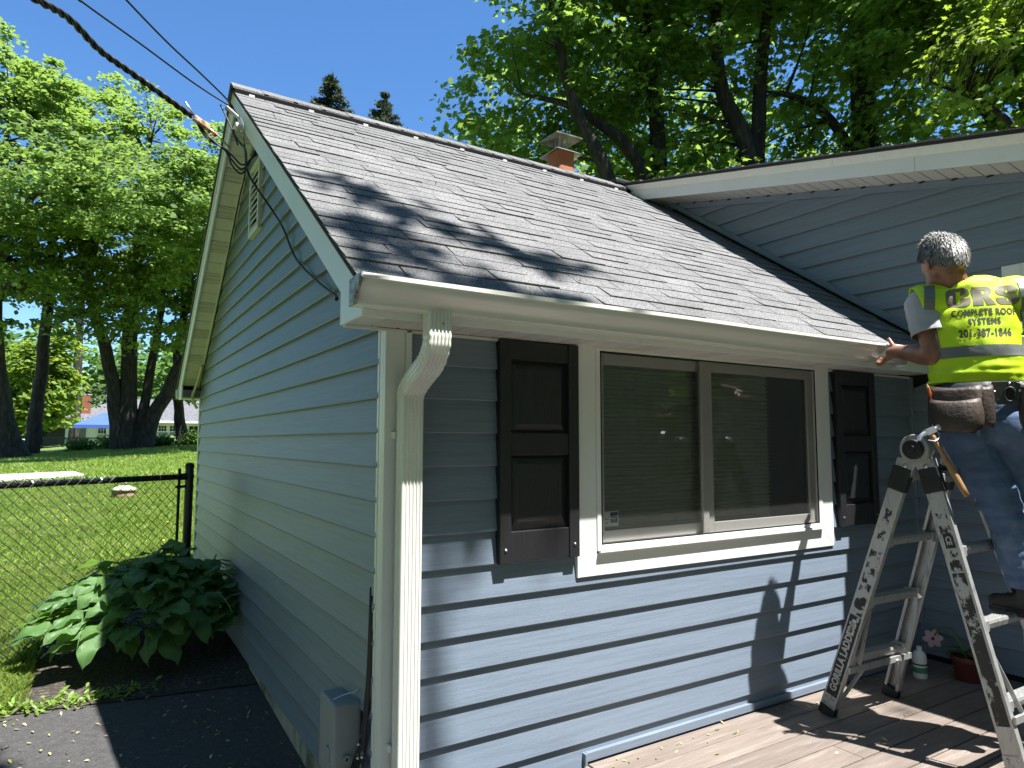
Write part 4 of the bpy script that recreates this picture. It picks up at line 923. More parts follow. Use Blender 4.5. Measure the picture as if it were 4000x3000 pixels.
def tree(name, label, base, stems, ells, nclump, lpc, lsize, mt, seed, group=None, shape=OVAL, csig=(0.5, 0.5, 0.2), nlimb=30, limb_r=0.05, shell=0.35, cat='tree', droop=0.0, extra=None, upn=1.0):
    """stems: list of (points, radii); ells: list of (centre, radii)"""
    R = np.random.default_rng(seed); rr = random.Random(seed)
    e = empty(name, base, label, cat, group)
    tm = MB(); spts = []
    for pts, rad in stems:
        S = spline(pts, 6); n = len(S); rd = np.interp(np.linspace(0, 1, n), np.linspace(0, 1, len(rad)), rad)
        S = [p+Vector((noise.noise(p*0.9+Vector((seed, 0, 0))), noise.noise(p*0.9+Vector((0, seed, 5))), 0))*min(0.12, rd[i]*0.7) for i, p in enumerate(S)]
        tm.tube(S, list(rd), 10); spts += [(p, rd[i]) for i, p in enumerate(S) if i > n*0.3]
    vol = np.array([r[0]*r[1]*r[2] for c, r in ells]); pr = vol**0.75; pr /= pr.sum()
    CC = []
    for _ in range(nclump):
        c, r = ells[R.choice(len(ells), p=pr)]
        d = R.normal(size=3); d /= np.linalg.norm(d); q = (shell**3+(1-shell**3)*R.random())**(1/3)
        CC.append(np.array(c)+d*q*np.array(r))
    if extra is not None: CC += [np.array(p) for p in extra]
    CC = np.array(CC); cen = np.average([c for c, r in ells], axis=0, weights=vol)
    for i in R.choice(len(CC), min(nlimb, len(CC)), replace=False):
        t = Vector(CC[i]); best = min(spts, key=lambda s_: (s_[0]-t).length + (0.8*max(0, s_[0].z-t.z+0.6)))
        p0, r0 = best; mid = (p0+t)/2+Vector((rr.uniform(-.3, .3), rr.uniform(-.3, .3), 0.12*(t-p0).length))
        L = bez(p0, mid, t, 7); r1 = min(limb_r*(0.5+0.12*(t-p0).length), r0*0.7); tm.tube(L, [r1*(1-0.85*k/6) for k in range(7)], 6)
    tm.build('trunk', M_BARK, e, smooth=True)
    n = len(CC)*lpc; sc = np.repeat(R.uniform(0.6, 1.3, len(CC)), lpc)[:, None]
    off = R.normal(size=(n, 3))*np.array(csig)*sc; C = np.repeat(CC, lpc, axis=0)+off
    C[:, 2] -= 0.25*(off[:, 0]**2+off[:, 1]**2)/max(csig[0], 1e-3)*0.6 + droop*np.hypot(off[:, 0], off[:, 1])
    out = C-cen; out /= np.maximum(np.linalg.norm(out, axis=1, keepdims=True), 1e-3)
    N_ = np.array([0, 0, upn]) + 0.45*out + R.normal(size=(n, 3))*0.42
    cr_ = leaves('crown', C, N_, lsize, shape, mt, e, R); cr_['kind'] = 'stuff'
    return e
def up(x, y): return gz(x, y)
GL = 'maples along the back of the lawn'
# --- far left row
tree('maple_tree', 'maple with a flared leaning trunk at the left edge of the lawn', (-4.1, 38.2, up(-4.1, 38.2)),
     [([(-3.9, 38.2, 0.2), (-4.45, 38.2, 2.2), (-5.0, 38.3, 6), (-5.2, 38.4, 12), (-5.0, 38.4, 18)], [0.75, 0.42, 0.36, 0.22, 0.06])],
     [((-4.8, 37.3, 16), (3.3, 3.6, 5.0)), ((-4.6, 35.8, 9.5), (3.2, 4.4, 3.4)), ((-4.2, 30.5, 12.2), (3.6, 4.0, 2.4)), ((-3.8, 38, 17.6), (1.9, 2.2, 3.2)), ((-5.2, 38.5, 19.4), (1.8, 2.0, 2.4))], 210, 100, 0.2, M_LEAF_A, 21, csig=(0.42, 0.42, 0.11), nlimb=60, limb_r=0.09, shell=0.3)
tree('maple_tree', 'maple with a straight dark trunk, second from the left on the lawn', (-3.5, 41.5, up(-3.5, 41.5)),
     [([(-3.5, 41.5, 0.3), (-3.35, 41.5, 3.5), (-3.2, 41.5, 8), (-3.0, 41.6, 14), (-2.4, 41.6, 19)], [0.42, 0.3, 0.27, 0.16, 0.05])],
     [((-1.9, 41.0, 17.8), (2.4, 2.8, 4.6)), ((-2.4, 38.8, 11.5), (2.7, 3.6, 3.2)), ((-2.2, 34.0, 11.5), (2.6, 3.6, 2.2)), ((-2.6, 39.5, 8.2), (2.2, 2.6, 1.6)), ((-3.0, 41.6, 20.2), (1.4, 1.6, 2.2))], 165, 95, 0.2, M_LEAF_A, 22, csig=(0.42, 0.42, 0.11), nlimb=50, limb_r=0.08, shell=0.3)
tree('maple_tree', 'big maple with several trunks fanning from one base in the lawn', (0.75, 39.5, up(0.75, 39.5)),
     [([(0.55, 39.5, 0.5), (0.15, 39.5, 3.6), (-0.45, 39.4, 6.2), (-1.3, 39.3, 9.5), (-1.2, 39.3, 15)], [0.5, 0.36, 0.3, 0.2, 0.05]),
      ([(0.75, 39.5, 0.5), (0.75, 39.5, 4), (0.7, 39.4, 8), (0.9, 39.4, 13), (1.2, 39.4, 19)], [0.6, 0.42, 0.36, 0.25, 0.06]),
      ([(1.1, 39.5, 0.5), (1.55, 39.5, 3.5), (1.95, 39.5, 6.5), (2.2, 39.4, 11), (2.6, 39.4, 16)], [0.42, 0.24, 0.22, 0.16, 0.05]),
      ([(1.4, 39.4, 0.5), (2.0, 39.3, 2.6), (3.0, 39.2, 5.0), (4.0, 39.2, 8.5), (4.4, 39.3, 14)], [0.55, 0.38, 0.33, 0.22, 0.05])],
     [((1.6, 38.6, 16.5), (3.9, 3.6, 4.6)), ((0.6, 36.8, 12.0), (4.4, 4.0, 3.6)), ((2.6, 35.8, 8.6), (3.6, 4.2, 2.8)), ((0.8, 29.8, 12.0), (4.2, 4.2, 2.4)), ((3.6, 31.5, 11.6), (3.2, 3.8, 2.4)), ((0.2, 36.4, 8.6), (2.4, 3.4, 2.4)), ((3.4, 39.4, 14), (3.2, 2.8, 4.2))], 400, 100, 0.2, M_LEAF_A, 23, csig=(0.45, 0.45, 0.12), nlimb=90, limb_r=0.09, shell=0.3)
tree('maple_tree', 'slim maple trunk showing under the far eave of the house', (3.5, 40.5, up(3.5, 40.5)),
     [([(3.6, 40.5, 0.6), (3.35, 40.5, 3), (3.15, 40.5, 6), (3.6, 40.5, 10), (4, 40.5, 15)], [0.42, 0.26, 0.24, 0.17, 0.05])],
     [((4.6, 40.6, 13.5), (3.2, 3, 5)), ((4.8, 40, 9), (2.2, 2, 2)), ((2.3, 39.9, 3.6), (1.1, 0.8, 0.35)), ((4.3, 40.2, 4.0), (0.7, 0.6, 0.5))], 190, 60, 0.22, M_LEAF_B, 24, csig=(0.42, 0.42, 0.15), nlimb=40, limb_r=0.07)
# light spring shrub-trees and a bare conifer stem behind
tree('young_tree', 'pale yellow-green young tree between the two left trunks', (-4.0, 56, up(-4, 56)),
     [([(-4, 56, 0.5), (-3.9, 56, 3), (-4.2, 56, 7)], [0.15, 0.12, 0.04]), ([(-3.9, 56, 0.5), (-3.3, 56, 2.6), (-2.9, 56, 5)], [0.12, 0.1, 0.03])],
     [((-4.4, 56, 5.6), (2.4, 2, 3.0)), ((-3.5, 55.5, 4.4), (1.3, 1.5, 2.2)), ((-5.6, 56, 3.8), (1.6, 1.5, 1.8)), ((-3.6, 56, 8.2), (1.8, 1.6, 1.8))], 190, 60, 0.28, M_LEAF_C, 25, csig=(0.45, 0.45, 0.16), nlimb=40, limb_r=0.05)
tree('conifer', 'tall thin conifer stem with dead twigs behind the brick chimney', (-1.95, 60, up(-2, 60)),
     [([(-1.95, 60, 0.5), (-2.0, 60, 8), (-2.0, 60, 20)], [0.36, 0.3, 0.15])],
     [((-1.9, 60, 16), (1.5, 1.5, 4)), ((-0.6, 60, 4.8), (1.2, 0.6, 0.8))], 50, 40, 0.2, M_NEEDLE, 26, nlimb=45, limb_r=0.06)
def wood(name, label, pts, n, lsize, mt, seed, sig):
    R = np.random.default_rng(seed); P = np.array(pts); i = R.integers(0, len(P), n); C = P[i, :3]+R.normal(size=(n, 3))*np.array(sig)
    N_ = np.array([0, -0.5, 1.0])+R.normal(size=(n, 3))*0.5
    o = leaves(name, C, N_, lsize, OVAL, mt, None, R); return tag(o, label, 'woods', kind='stuff')
rw = random.Random(4)
wood('far_woods', 'mass of far trees filling the gaps behind the lawn and house', [(rw.uniform(-16, 40), rw.uniform(72, 95), rw.uniform(2, 11)) for _ in range(520)], 42000, 0.6, M_LEAF_B, 31, (1.1, 1.1, 0.6))
# --- spruces beyond the ridge
def spruce(name, label, x, y, z0, h, seed, r=1.7):
    R = np.random.default_rng(seed); e = empty(name, (x, y, z0), label, 'tree', 'spruces rising above the ridge')
    b = MB(); b.tube([(x, y, z0), (x, y, z0+h*0.6), (x+0.1, y, z0+h)], [0.28, 0.16, 0.02], 8); C = []; N_ = []
    k = 0; z = z0+h*0.35
    while z < z0+h-0.2:
        f = 1-(z-z0)/h; L = r*min(1, f*4.5)*R.uniform(0.75, 1.15)
        for q in range(R.integers(4, 7)):
            a = R.uniform(0, 2*np.pi); tip = np.array([x+L*np.cos(a), y+L*np.sin(a), z-0.12*L+0.22*L*f])
            b.tube([(x, y, z), ((x+tip[0])/2, (y+tip[1])/2, z-0.12*L), tuple(tip)], [0.035, 0.025, 0.008], 4)
            m_ = int(26+60*L); t = R.random(m_)**0.7; P = np.array([x, y, z])*(1-t[:, None])+tip*t[:, None]; P[:, 2] -= 0.3*t*(1-t)*L
            P += R.normal(size=(m_, 3))*np.array([0.07, 0.07, 0.03]); P[:, 2] -= R.random(m_)*0.32*(0.3+L/r); C.append(P)
        z += R.uniform(0.16, 0.34)
    b.build('trunk', M_BARK, e, smooth=True); C = np.concatenate(C); N_ = R.normal(size=C.shape)*0.6+np.array([0, -0.5, 0.3])
    cc = leaves('crown', C, N_, 0.2, np.array([(0, -0.75), (0.17, 0), (0, 0.75), (-0.17, 0)]), M_NEEDLE, e, R); cc['kind'] = 'stuff'
spruce('spruce_tree', 'taller bushy spruce above the roof ridge', 7.95, 28.3, 0.5, 18.3, 41, 2.3)
spruce('spruce_tree', 'shorter spruce above the ridge, nearer the chimney', 10.9, 28.9, 0.5, 18.4, 42, 2.2)
spruce('spruce_tree', 'thin spruce tip just showing over the ridge by the gable peak', 6.4, 30.5, 0.5, 17.5, 43, 1.0)
# --- big maples behind the house on the right
GR = 'maples towering behind the house'
tree('maple_tree', 'maple with two leaning forked trunks right behind the chimney', (8.8, 8.2, 0.0),
     [([(9.2, 8.6, -0.2), (8.9, 8.4, 3.5), (7.9, 8.0, 6.2), (7.0, 8.2, 8.2), (6.4, 8.5, 11)], [0.3, 0.2, 0.16, 0.11, 0.03]), ([(9.4, 8.6, -0.2), (9.4, 8.3, 4.5), (8.7, 8.0, 7.0), (7.3, 8.3, 8.0), (6.2, 8.8, 8.3)], [0.3, 0.2, 0.15, 0.09, 0.03]), ([(9.4, 8.6, -0.2), (9.6, 8.4, 6), (9.2, 8.3, 10), (8.6, 8.3, 13)], [0.3, 0.2, 0.14, 0.04])],
     [((7.8, 9.0, 10.6), (2.3, 2.2, 3.2)), ((6.9, 9.8, 8.2), (1.7, 1.6, 2.2)), ((8.8, 8.6, 12.0), (2.6, 2.2, 2.6)), ((7.4, 9.0, 12.6), (2.0, 1.8, 2.0)), ((6.7, 10.2, 5.6), (1.2, 1.0, 1.2))], 300, 62, 0.135, M_LEAF_D, 51, GR, shape=MAPLE, csig=(0.34, 0.34, 0.12), nlimb=60, limb_r=0.045, shell=0.2)
tree('maple_tree', 'maple with a forked dark trunk behind the low end of the white rake', (11.2, 7.6, 0.0),
     [([(11.4, 7.4, -0.2), (11.2, 7.2, 4), (10.9, 7.0, 7.2), (10.2, 7.2, 9.2), (10.0, 7.2, 13)], [0.36, 0.26, 0.22, 0.14, 0.04]), ([(11.3, 7.2, 5), (11.1, 7.0, 7.4), (11.2, 6.8, 10), (11.3, 6.6, 13.5)], [0.22, 0.17, 0.13, 0.04])],
     [((10.2, 7.4, 11.4), (2.6, 2.0, 2.6)), ((9.4, 8.8, 8.6), (2.2, 1.6, 1.8)), ((11.6, 6.6, 12.6), (2.6, 2.2, 2.4)), ((10.4, 8.0, 6.6), (2.4, 1.6, 1.2))], 290, 64, 0.135, M_LEAF_D, 52, GR, shape=MAPLE, csig=(0.34, 0.34, 0.12), nlimb=60, limb_r=0.045, shell=0.2)
tree('maple_tree', 'maple with a stout upright trunk in the middle of the right-hand woods', (13.8, 6.2, 0.0),
     [([(13.9, 6.2, -0.2), (13.7, 6.1, 5), (13.5, 6.0, 9), (13.4, 6.0, 13.5)], [0.42, 0.3, 0.26, 0.08]), ([(13.6, 6.0, 7), (12.6, 6.2, 8.3), (11.6, 6.6, 8.8), (10.9, 7.0, 8.6)], [0.13, 0.1, 0.06, 0.02])],
     [((13.2, 5.8, 12.2), (2.6, 2.2, 2.8)), ((12.6, 7.0, 8.8), (2.2, 1.8, 1.8)), ((14.4, 4.8, 10.4), (2.2, 2.0, 2.4)), ((13.6, 6.0, 6.6), (2.4, 1.6, 1.0))], 290, 64, 0.135, M_LEAF_D, 53, GR, shape=MAPLE, csig=(0.34, 0.34, 0.12), nlimb=60, limb_r=0.05, shell=0.2)
tree('maple_tree', 'dense dark maple in the upper right corner', (14.6, 3.0, 0.0),
     [([(14.8, 3.2, -0.2), (14.6, 3.1, 5), (14.0, 3.0, 9), (13.4, 3.2, 13)], [0.4, 0.28, 0.22, 0.06]), ([(14.6, 3.1, 5.4), (13.6, 3.5, 7.4), (12.6, 4.0, 8.8), (11.8, 4.5, 9.8)], [0.16, 0.12, 0.07, 0.02])],
     [((13.2, 3.2, 11.0), (2.4, 2.4, 2.6)), ((13.4, 3.6, 7.6), (2.0, 2.2, 1.8)), ((12.2, 4.2, 9.6), (1.6, 1.6, 1.6)), ((14.6, 1.6, 9.0), (2.2, 2.2, 2.6))], 300, 64, 0.13, M_LEAF_D, 54, GR, shape=MAPLE, csig=(0.34, 0.34, 0.12), nlimb=60, limb_r=0.05, shell=0.2)
tree('young_tree', 'thin sunlit yellow-green branches hanging in front of the right-hand woods', (12.2, 1.6, 0.0),
     [([(12.4, 1.4, -0.2), (12.0, 1.8, 4.4), (11.2, 2.4, 6.4), (10.2, 3.0, 7.0)], [0.14, 0.09, 0.05, 0.015])],
     [((10.6, 2.6, 7.1), (1.0, 0.9, 0.7)), ((11.3, 2.0, 8.4), (0.8, 0.8, 0.8))], 46, 26, 0.11, M_LEAF_C, 55, shape=MAPLE, csig=(0.22, 0.22, 0.1), nlimb=40, limb_r=0.02, shell=0.1)
wood('wood_backdrop', 'sunlit foliage of further trees glimpsed between the right-hand maples', [(rw.uniform(11, 34), rw.uniform(12, 24), rw.uniform(3.0, 15.5)) for _ in range(170)], 21000, 0.3, M_LEAF_A, 32, (0.8, 0.8, 0.35))
# --- the tree overhanging from behind the viewer; its twigs shade the roof and driveway
T_ = 11.0; sv = Vector((0.222, -0.38, 1.0))
spots = [(0.10, 0.80, 2.52), (0.2, 0.62, 2.4), (0.34, 0.48, 2.32), (0.6, 0.33, 2.2), (0.72, 0.22, 2.13), (0.14, 0.02, 1.97), (0.02, 0.3, 2.17), (-0.05, -0.12, 1.88), (0.3, -0.2, 1.84), (0.45, -0.22, 1.82), (0.62, -0.2, 1.84), (0.8, 0.12, 2.06), (0.02, 0.1, 2.05), (-1.5, 1.45, -0.2), (-1.3, 1.62, -0.2), (-1.75, 1.3, -0.2)]
hang = [tuple(Vector(p)+sv*T_*(0.9+0.02*(i % 6))) for i, p in enumerate(spots)]
R = np.random.default_rng(61); e = empty('overhanging_tree', (5.6, -9.0, -0.3), 'tree behind the viewer whose twigs throw soft shadows on the roof', 'tree')
b = MB(); S = spline([(5.6, -9, -0.3), (5.3, -8.6, 4), (4.6, -7.4, 8.5), (3.4, -5.6, 11.8), (2.6, -4.2, 13.0), (1.6, -3.6, 12.6)], 6); b.tube(S, list(0.34*(1-np.linspace(0, 1, len(S)))**1.9+0.014), 9)
for h in hang[::2]:
    p0 = S[-6]; b.tube(bez(p0, (Vector(h)+p0)/2+Vector((0,0,0.4)), h, 6), [0.028, 0.022, 0.018, 0.014, 0.01, 0.006], 5)
b.build('trunk', M_BARK, e, smooth=True); C = []
for h in hang: C.append(np.array(h)+R.normal(size=(20, 3))*np.array([0.12, 0.07, 0.05]))
far = [np.array([5.6, -8.8, 12.5])+R.normal(size=3)*np.array([1.6, 1.2, 1.4]) for _ in range(120)]
for h in far: C.append(h+R.normal(size=(30, 3))*np.array([0.3, 0.3, 0.12]))
C = np.concatenate(C); cc = leaves('crown', C, np.array([0, 0, 1.0])+R.normal(size=C.shape)*0.45, 0.12, OVAL, M_LEAF_A, e, R); cc['kind'] = 'stuff'
# hedge and trees across the yard behind the viewer (they show in the window glass and in the gutter); unseen ones at left added to block sky light
for i, (x, y) in enumerate(((-8, -13), (-2.5, -15), (4, -15.5), (10.5, -12.5), (14, -7), (-11.5, -5.5), (-13, 2.5), (-12, 10.5), (-14.5, 18))):
    lab = 'yard tree behind the viewer, reflected in the window glass'
    if i == 0:
        t0 = tree('unseen_yard_tree', lab, (x, y, -0.3), [([(x, y, -0.3), (x, y, 5), (x, y, 13)], [0.4, 0.28, 0.06])], [((x, y, 10.5), (4.0, 4.0, 5.5)), ((x, y, 4.0), (3.6, 3.6, 3.2))], 230, 44, 0.42, M_LEAF_A, 71, 'trees across the yard', csig=(0.6, 0.6, 0.3), nlimb=12)
    else:
        o = t0.copy(); o['label'] = ['', 'yard tree behind the viewer, second from the left', 'yard tree behind the viewer, in the middle of the row', 'yard tree behind the viewer, right of the middle', 'yard tree behind the viewer towards the right', 'yard tree off to the left of the viewer, behind the driveway', 'yard tree out of view to the left, level with the house corner', 'yard tree out of view to the left of the near fence', 'yard tree out of view to the left of the lawn'][i]; o.scale = (1, 1, 1.15+0.1*(i % 3)); COL.objects.link(o)
        for ch in t0.children: c = ch.copy(); COL.objects.link(c); c.parent = o; c.matrix_parent_inverse = ch.matrix_parent_inverse.copy()
        o.location = (x, y, -0.3); o.rotation_euler.z = i*1.3

# ================================================================== FAR LEFT BUILDINGS, TENT, BACK FENCE
M_FARWALL = mat('far_white_wall', (0.75, 0.74, 0.7), 0.6, 0.03, 2); M_FARROOF = mat('far_roof', (0.1, 0.1, 0.108), 0.9, 0.12, 3, col2=(0.14, 0.14, 0.145), c2scale=6)
M_FARGLASS = mat('far_glass', (0.02, 0.025, 0.03), 0.1); M_BRICK = mat('brick', (0.3, 0.1, 0.06), 0.85, 0.2, 6); M_MORTAR = mat('mortar', (0.3, 0.27, 0.24), 0.9)
FYH = 62.0; zg = 0.6
bh = empty('far_house', (4, FYH, zg), 'white ranch house with grey hip roof and brick chimneys beyond the trees', 'house')
b = MB(); b.box(-2.6, 14, FYH, FYH+9, zg-0.6, 2.95); b.build('wall', M_FARWALL, bh)
zz = zg
for i in range(12):
    z = 0.75+i*0.175
    bb = MB(); bb.prism([(2.3, FYH-0.012, z), (2.3, FYH-0.03, z+0.005), (2.3, FYH-0.012, z+0.172)], (9, 0, 0)); bb.build('clapboard', M_FARWALL, bh)
b = MB(); ez, rz_ = 2.95, 5.0
b.add([(-3.2, FYH-0.7, ez), (14, FYH-0.7, ez), (14, FYH+4.5, rz_), (1.2, FYH+4.5, rz_), (-3.2, FYH+9.7, ez), (14, FYH+9.7, ez)], [(0,1,2,3), (4,0,3), (5,4,3,2)])
b.box(-3.2, 14, FYH-0.72, FYH-0.6, ez-0.2, ez); roof_f = b.build('roof', M_FARROOF, bh)
b = MB(); b.box(-3.25, 14, FYH-0.78, FYH-0.725, ez-0.16, ez+0.02); b.build('gutter', M_FARWALL, bh)
def brick_chimney(x, y, z0, z1, w):
    b = MB(); b.box(x-w/2, x+w/2, y-w/2, y+w/2, z0, z1); ch_ = b.build('chimney', M_MORTAR, bh); first = None; z = z0+0.01; r_ = 0
    bm_ = MB(); bm_.box(-0.105, 0.105, -0.03, 0.012, 0, 0.065)
    while z < z1-0.06:
        x_ = x-w/2+0.105-(0.055 if r_ % 2 else 0)*0
        for q in range(3):
            xx = x-w/2+0.11+q*(w-0.22)/2+(0.02 if r_ % 2 else -0.02)
            if first is None: first = bm_.build('brick', M_BRICK, ch_); o = first
            else: o = bpy.data.objects.new('brick', first.data); COL.objects.link(o); attach(o, ch_)
            o.location = (xx, y-w/2, z)
        z += 0.078; r_ += 1
    b = MB(); b.box(x-w/2-0.06, x+w/2+0.06, y-w/2-0.06, y+w/2+0.06, z1, z1+0.09); b.build('chimney_cap', M_FOUND, ch_)
    b = MB(); b.tube([(x, y, z1+0.09), (x, y, z1+0.3)], 0.22, 12); b.box(x-0.32, x+0.32, y-0.3, y+0.3, z1+0.3, z1+0.34); b.build('flue_cap', M_DARK, ch_)
brick_chimney(-1.28, FYH+1.0, 3.3, 5.0, 0.62); brick_chimney(5.5, FYH+5.0, 4.3, 5.75, 0.62)
def far_window(x, z0, z1, w, shade=True):
    b = MB(); fw = 0.06
    b.box(x-w/2-fw, x-w/2, FYH-0.07, FYH-0.01, z0, z1); b.box(x+w/2, x+w/2+fw, FYH-0.07, FYH-0.01, z0, z1); b.box(x-w/2, x+w/2, FYH-0.07, FYH-0.01, z1-fw, z1); b.box(x-w/2, x+w/2, FYH-0.07, FYH-0.01, z0, z0+fw); b.box(x-w/2, x+w/2, FYH-0.065, FYH-0.01, (z0+z1)/2-0.03, (z0+z1)/2+0.03)
    wnd = b.build('window', M_FARWALL, bh)
    b = MB(); b.box(x-w/2, x+w/2, FYH-0.036, FYH-0.033, (z0+z1)/2+0.03, z1-fw); b.build('pane', M_FARGLASS, wnd)
    b = MB(); b.box(x-w/2, x+w/2, FYH-0.036, FYH-0.033, z0+fw, (z0+z1)/2-0.03); b.build('pane', mat('far_blind', (0.3, 0.28, 0.23), 0.7) if 'far_blind' not in MATS else MATS['far_blind'], wnd)
    b = MB()
    for q in (1, 2): b.box(x-w/2+q*w/3-0.012, x-w/2+q*w/3+0.012, FYH-0.05, FYH-0.037, (z0+z1)/2+0.03, z1-fw)
    b.box(x-w/2, x+w/2, FYH-0.049, FYH-0.038, (z0+z1)*0.25+z1*0.5-0.01, (z0+z1)*0.25+z1*0.5+0.012); b.build('muntin', M_FARWALL, wnd)
for x in (3.38, 4.25, 5.1): far_window(x, 1.55, 2.62, 0.6)
for x in (-0.1, 0.75): far_window(x, 1.2, 2.5, 0.55)
b = MB(); b.box(6.3, 7.1, FYH-0.05, FYH-0.01, 0.7, 2.55); b.build('door', M_FARGLASS, bh)
b = MB(); b.box(-2.2, -1.2, FYH-0.05, FYH-0.012, 0.6, 2.75); b.build('side_panel', mat('grey_green_panel', (0.16, 0.18, 0.15), 0.7), bh)
# second roof glimpsed at left
gb = empty('far_garage', (-3.6, 78, 0.7), 'low dark garage with a pale roof left of the white house', 'garage')
b = MB(); b.box(-5.6, -1.6, 78, 84, 0.2, 2.6); b.build('wall', mat('garage_wall', (0.08, 0.08, 0.08), 0.8), gb)
b = MB(); b.prism([(-6, 77.4, 2.55), (-1.4, 77.4, 2.55), (-1.4, 81, 4.1), (-6, 81, 4.1)], (0, 0, 0.1)); b.build('roof', mat('garage_roof', (0.4, 0.38, 0.35), 0.9), gb)
sh = empty('garden_shed', (-5.55, 45, 0.6), 'corner of a grey-green shed at the left edge of the picture', 'shed')
b = MB(); b.box(-6.6, -4.95, 45, 47, 0.0, 2.0); b.build('wall', mat('shed_wall', (0.18, 0.22, 0.2), 0.7), sh)
b = MB(); b.prism([(-6.8, 44.8, 1.95), (-4.85, 44.8, 1.95), (-4.85, 44.8, 2.12), (-6.8, 44.8, 2.12)], (0, 2.4, 0)); b.build('roof', mat('shed_roof', (0.3, 0.3, 0.29), 0.8), sh)
b = MB(); b.box(-5.2, -5.1, 44.94, 44.99, 0.3, 1.9); b.build('corner_board', M_FARWALL, sh)
# blue canopy tent
tt = empty('canopy_tent', (-0.3, 50, 0.8), 'blue pop-up canopy tent in front of the white house', 'tent'); M_TENT = mat('blue_canopy', (0.07, 0.14, 0.42), 0.6, 0.05, 2, trans=0.25, tcol=(0.08, 0.16, 0.5))
b = MB(); x0, x1, y0, y1, z0, z1 = -1.85, 1.35, 49, 52.2, 2.32, 3.2; cxx, cyy = (x0+x1)/2+0.1, (y0+y1)/2
b.add([(x0, y0, z0), (x1, y0, z0), (x1, y1, z0), (x0, y1, z0), (cxx, cyy, z1)], [(0,1,4), (1,2,4), (2,3,4), (3,0,4)])
b.add([(x0, y0, z0), (x1, y0, z0), (x1, y0, z0-0.22), (x0, y0, z0-0.22)], [(3,2,1,0)]); b.add([(x1, y0, z0), (x1, y1, z0), (x1, y1, z0-0.22), (x1, y0, z0-0.22)], [(3,2,1,0)]); b.add([(x0, y1, z0), (x0, y0, z0), (x0, y0, z0-0.22), (x0, y1, z0-0.22)], [(3,2,1,0)])
b.build('canopy', M_TENT, tt)
for x, y in ((x0+.03, y0+.03), (x1-.03, y0+.03), (x1-.03, y1-.03), (x0+.03, y1-.03)):
    b = MB(); b.tube([(x, y, 0.3), (x, y, z0)], 0.025, 6); b.build('leg', M_DARK, tt)
# back fence
A = Vector((-6.0, 46.8, 0)); B = Vector((5.2, 39.9, 0)); A2 = Vector((9.5, 37.2, 0))
bf = empty('back_fence', (0, 43, 0.7), 'far black chain-link fence along the back of the lawn', 'fence'); dv_ = (A2-A).normalized(); Lf = (A2-A).length; nrm_ = Vector((-dv_.y, dv_.x, 0))
for i in range(8):
    p = A+dv_*Lf*i/7; g_ = gz(p.x, p.y); b = MB(); b.tube([(p.x, p.y, g_-0.1), (p.x, p.y, 1.5)], 0.03, 6); b.build('post', M_FENCE, bf)
b = MB(); b.tube([A+Vector((0,0,1.44)), A2+Vector((0,0,1.46))], 0.025, 6); b.build('top_rail', M_FENCE, bf)
b = MB(); pt = 0.1; n = int(Lf/pt)
for i in range(n):
    for sgn in (-1, 1):
        p = A+dv_*(i*pt); q = p+dv_*(sgn*0.75)
        zb = gz(p.x, p.y)-0.05; q_ = Vector((q.x, q.y, 1.5)); p_ = Vector((p.x, p.y, zb)); w_ = Vector((0, 0, 1)).cross((q_-p_).normalized())
        w_ = dv_*0.006; b.add([p_-w_, p_+w_, q_+w_, q_-w_], [(0,1,2,3)])
tag(b.build('wire_mesh', M_FENCE, bf), kind='stuff')
# low shrubs in the shade under the back fence
R = np.random.default_rng(81)
for i, (t, h, w) in enumerate(((0.12, 0.5, 0.6), (0.3, 0.6, 0.9), (0.40, 0.7, 0.8), (0.55, 0.6, 0.7), (0.66, 0.75, 0.9), (0.77, 0.55, 0.6))):
    p = A+dv_*Lf*t-nrm_*(-0.0)+Vector((0, -0.7, 0)); g_ = gz(p.x, p.y)
    C = np.array([p.x, p.y, g_+h*0.45])+R.normal(size=(900, 3))*np.array([w*0.42, w*0.42, h*0.3]); C[:, 2] = np.maximum(C[:, 2], g_)
    e = empty('shrub', (p.x, p.y, g_), ['low dark shrub in the fence shade nearest the left edge', 'low dark shrub left of the many-trunked maple', 'dark shrub at the foot of the many-trunked maple, left side', 'dark shrub at the foot of the many-trunked maple, right side', 'rounded dark bush by the white wall of the far house', 'small dark shrub beside the slim trunk'][i], 'shrub', 'shrubs under the back fence')
    b = MB()
    for q in range(6): b.tube([(p.x, p.y, g_-0.05), (p.x+R.normal()*w*0.3, p.y+R.normal()*w*0.3, g_+h*0.7)], [0.02, 0.006], 5)
    b.build('stem', M_BARK, e); cc = leaves('crown', C, np.array([0, -0.3, 1.0])+R.normal(size=C.shape)*0.5, 0.14, OVAL, M_LEAF_B, e, R); cc['kind'] = 'stuff'
# ================================================================== LADDER
ladder = empty('step_ladder', (2.45, -0.65, -0.04), 'worn aluminium multi-position ladder opened as an A-frame on the deck', 'ladder')
M_ALU = mat('worn_aluminium', (0.42, 0.42, 0.41), 0.42, 0.12, 9, 0.12, 35, metal=0.55, stretch=(6, 6, 1.5), col2=(0.2, 0.19, 0.18), c2scale=10, c2lo=0.56, c2hi=0.72)
M_DECAL = mat('worn_black_label', (0.014, 0.014, 0.016), 0.5, col2=(0.42, 0.42, 0.41), c2scale=26, c2lo=0.6, c2hi=0.64, detail=8)
M_DECAL2 = mat('flaked_black_label', (0.42, 0.42, 0.41), 0.5, col2=(0.014, 0.014, 0.016), c2scale=22, c2lo=0.5, c2hi=0.54, detail=8)
M_DECAL3 = mat('scuffed_black_label', (0.016, 0.016, 0.018), 0.5, col2=(0.42, 0.42, 0.41), c2scale=19, c2lo=0.54, c2hi=0.6, detail=9)
M_LET = mat('label_lettering', (0.45, 0.45, 0.43), 0.5)
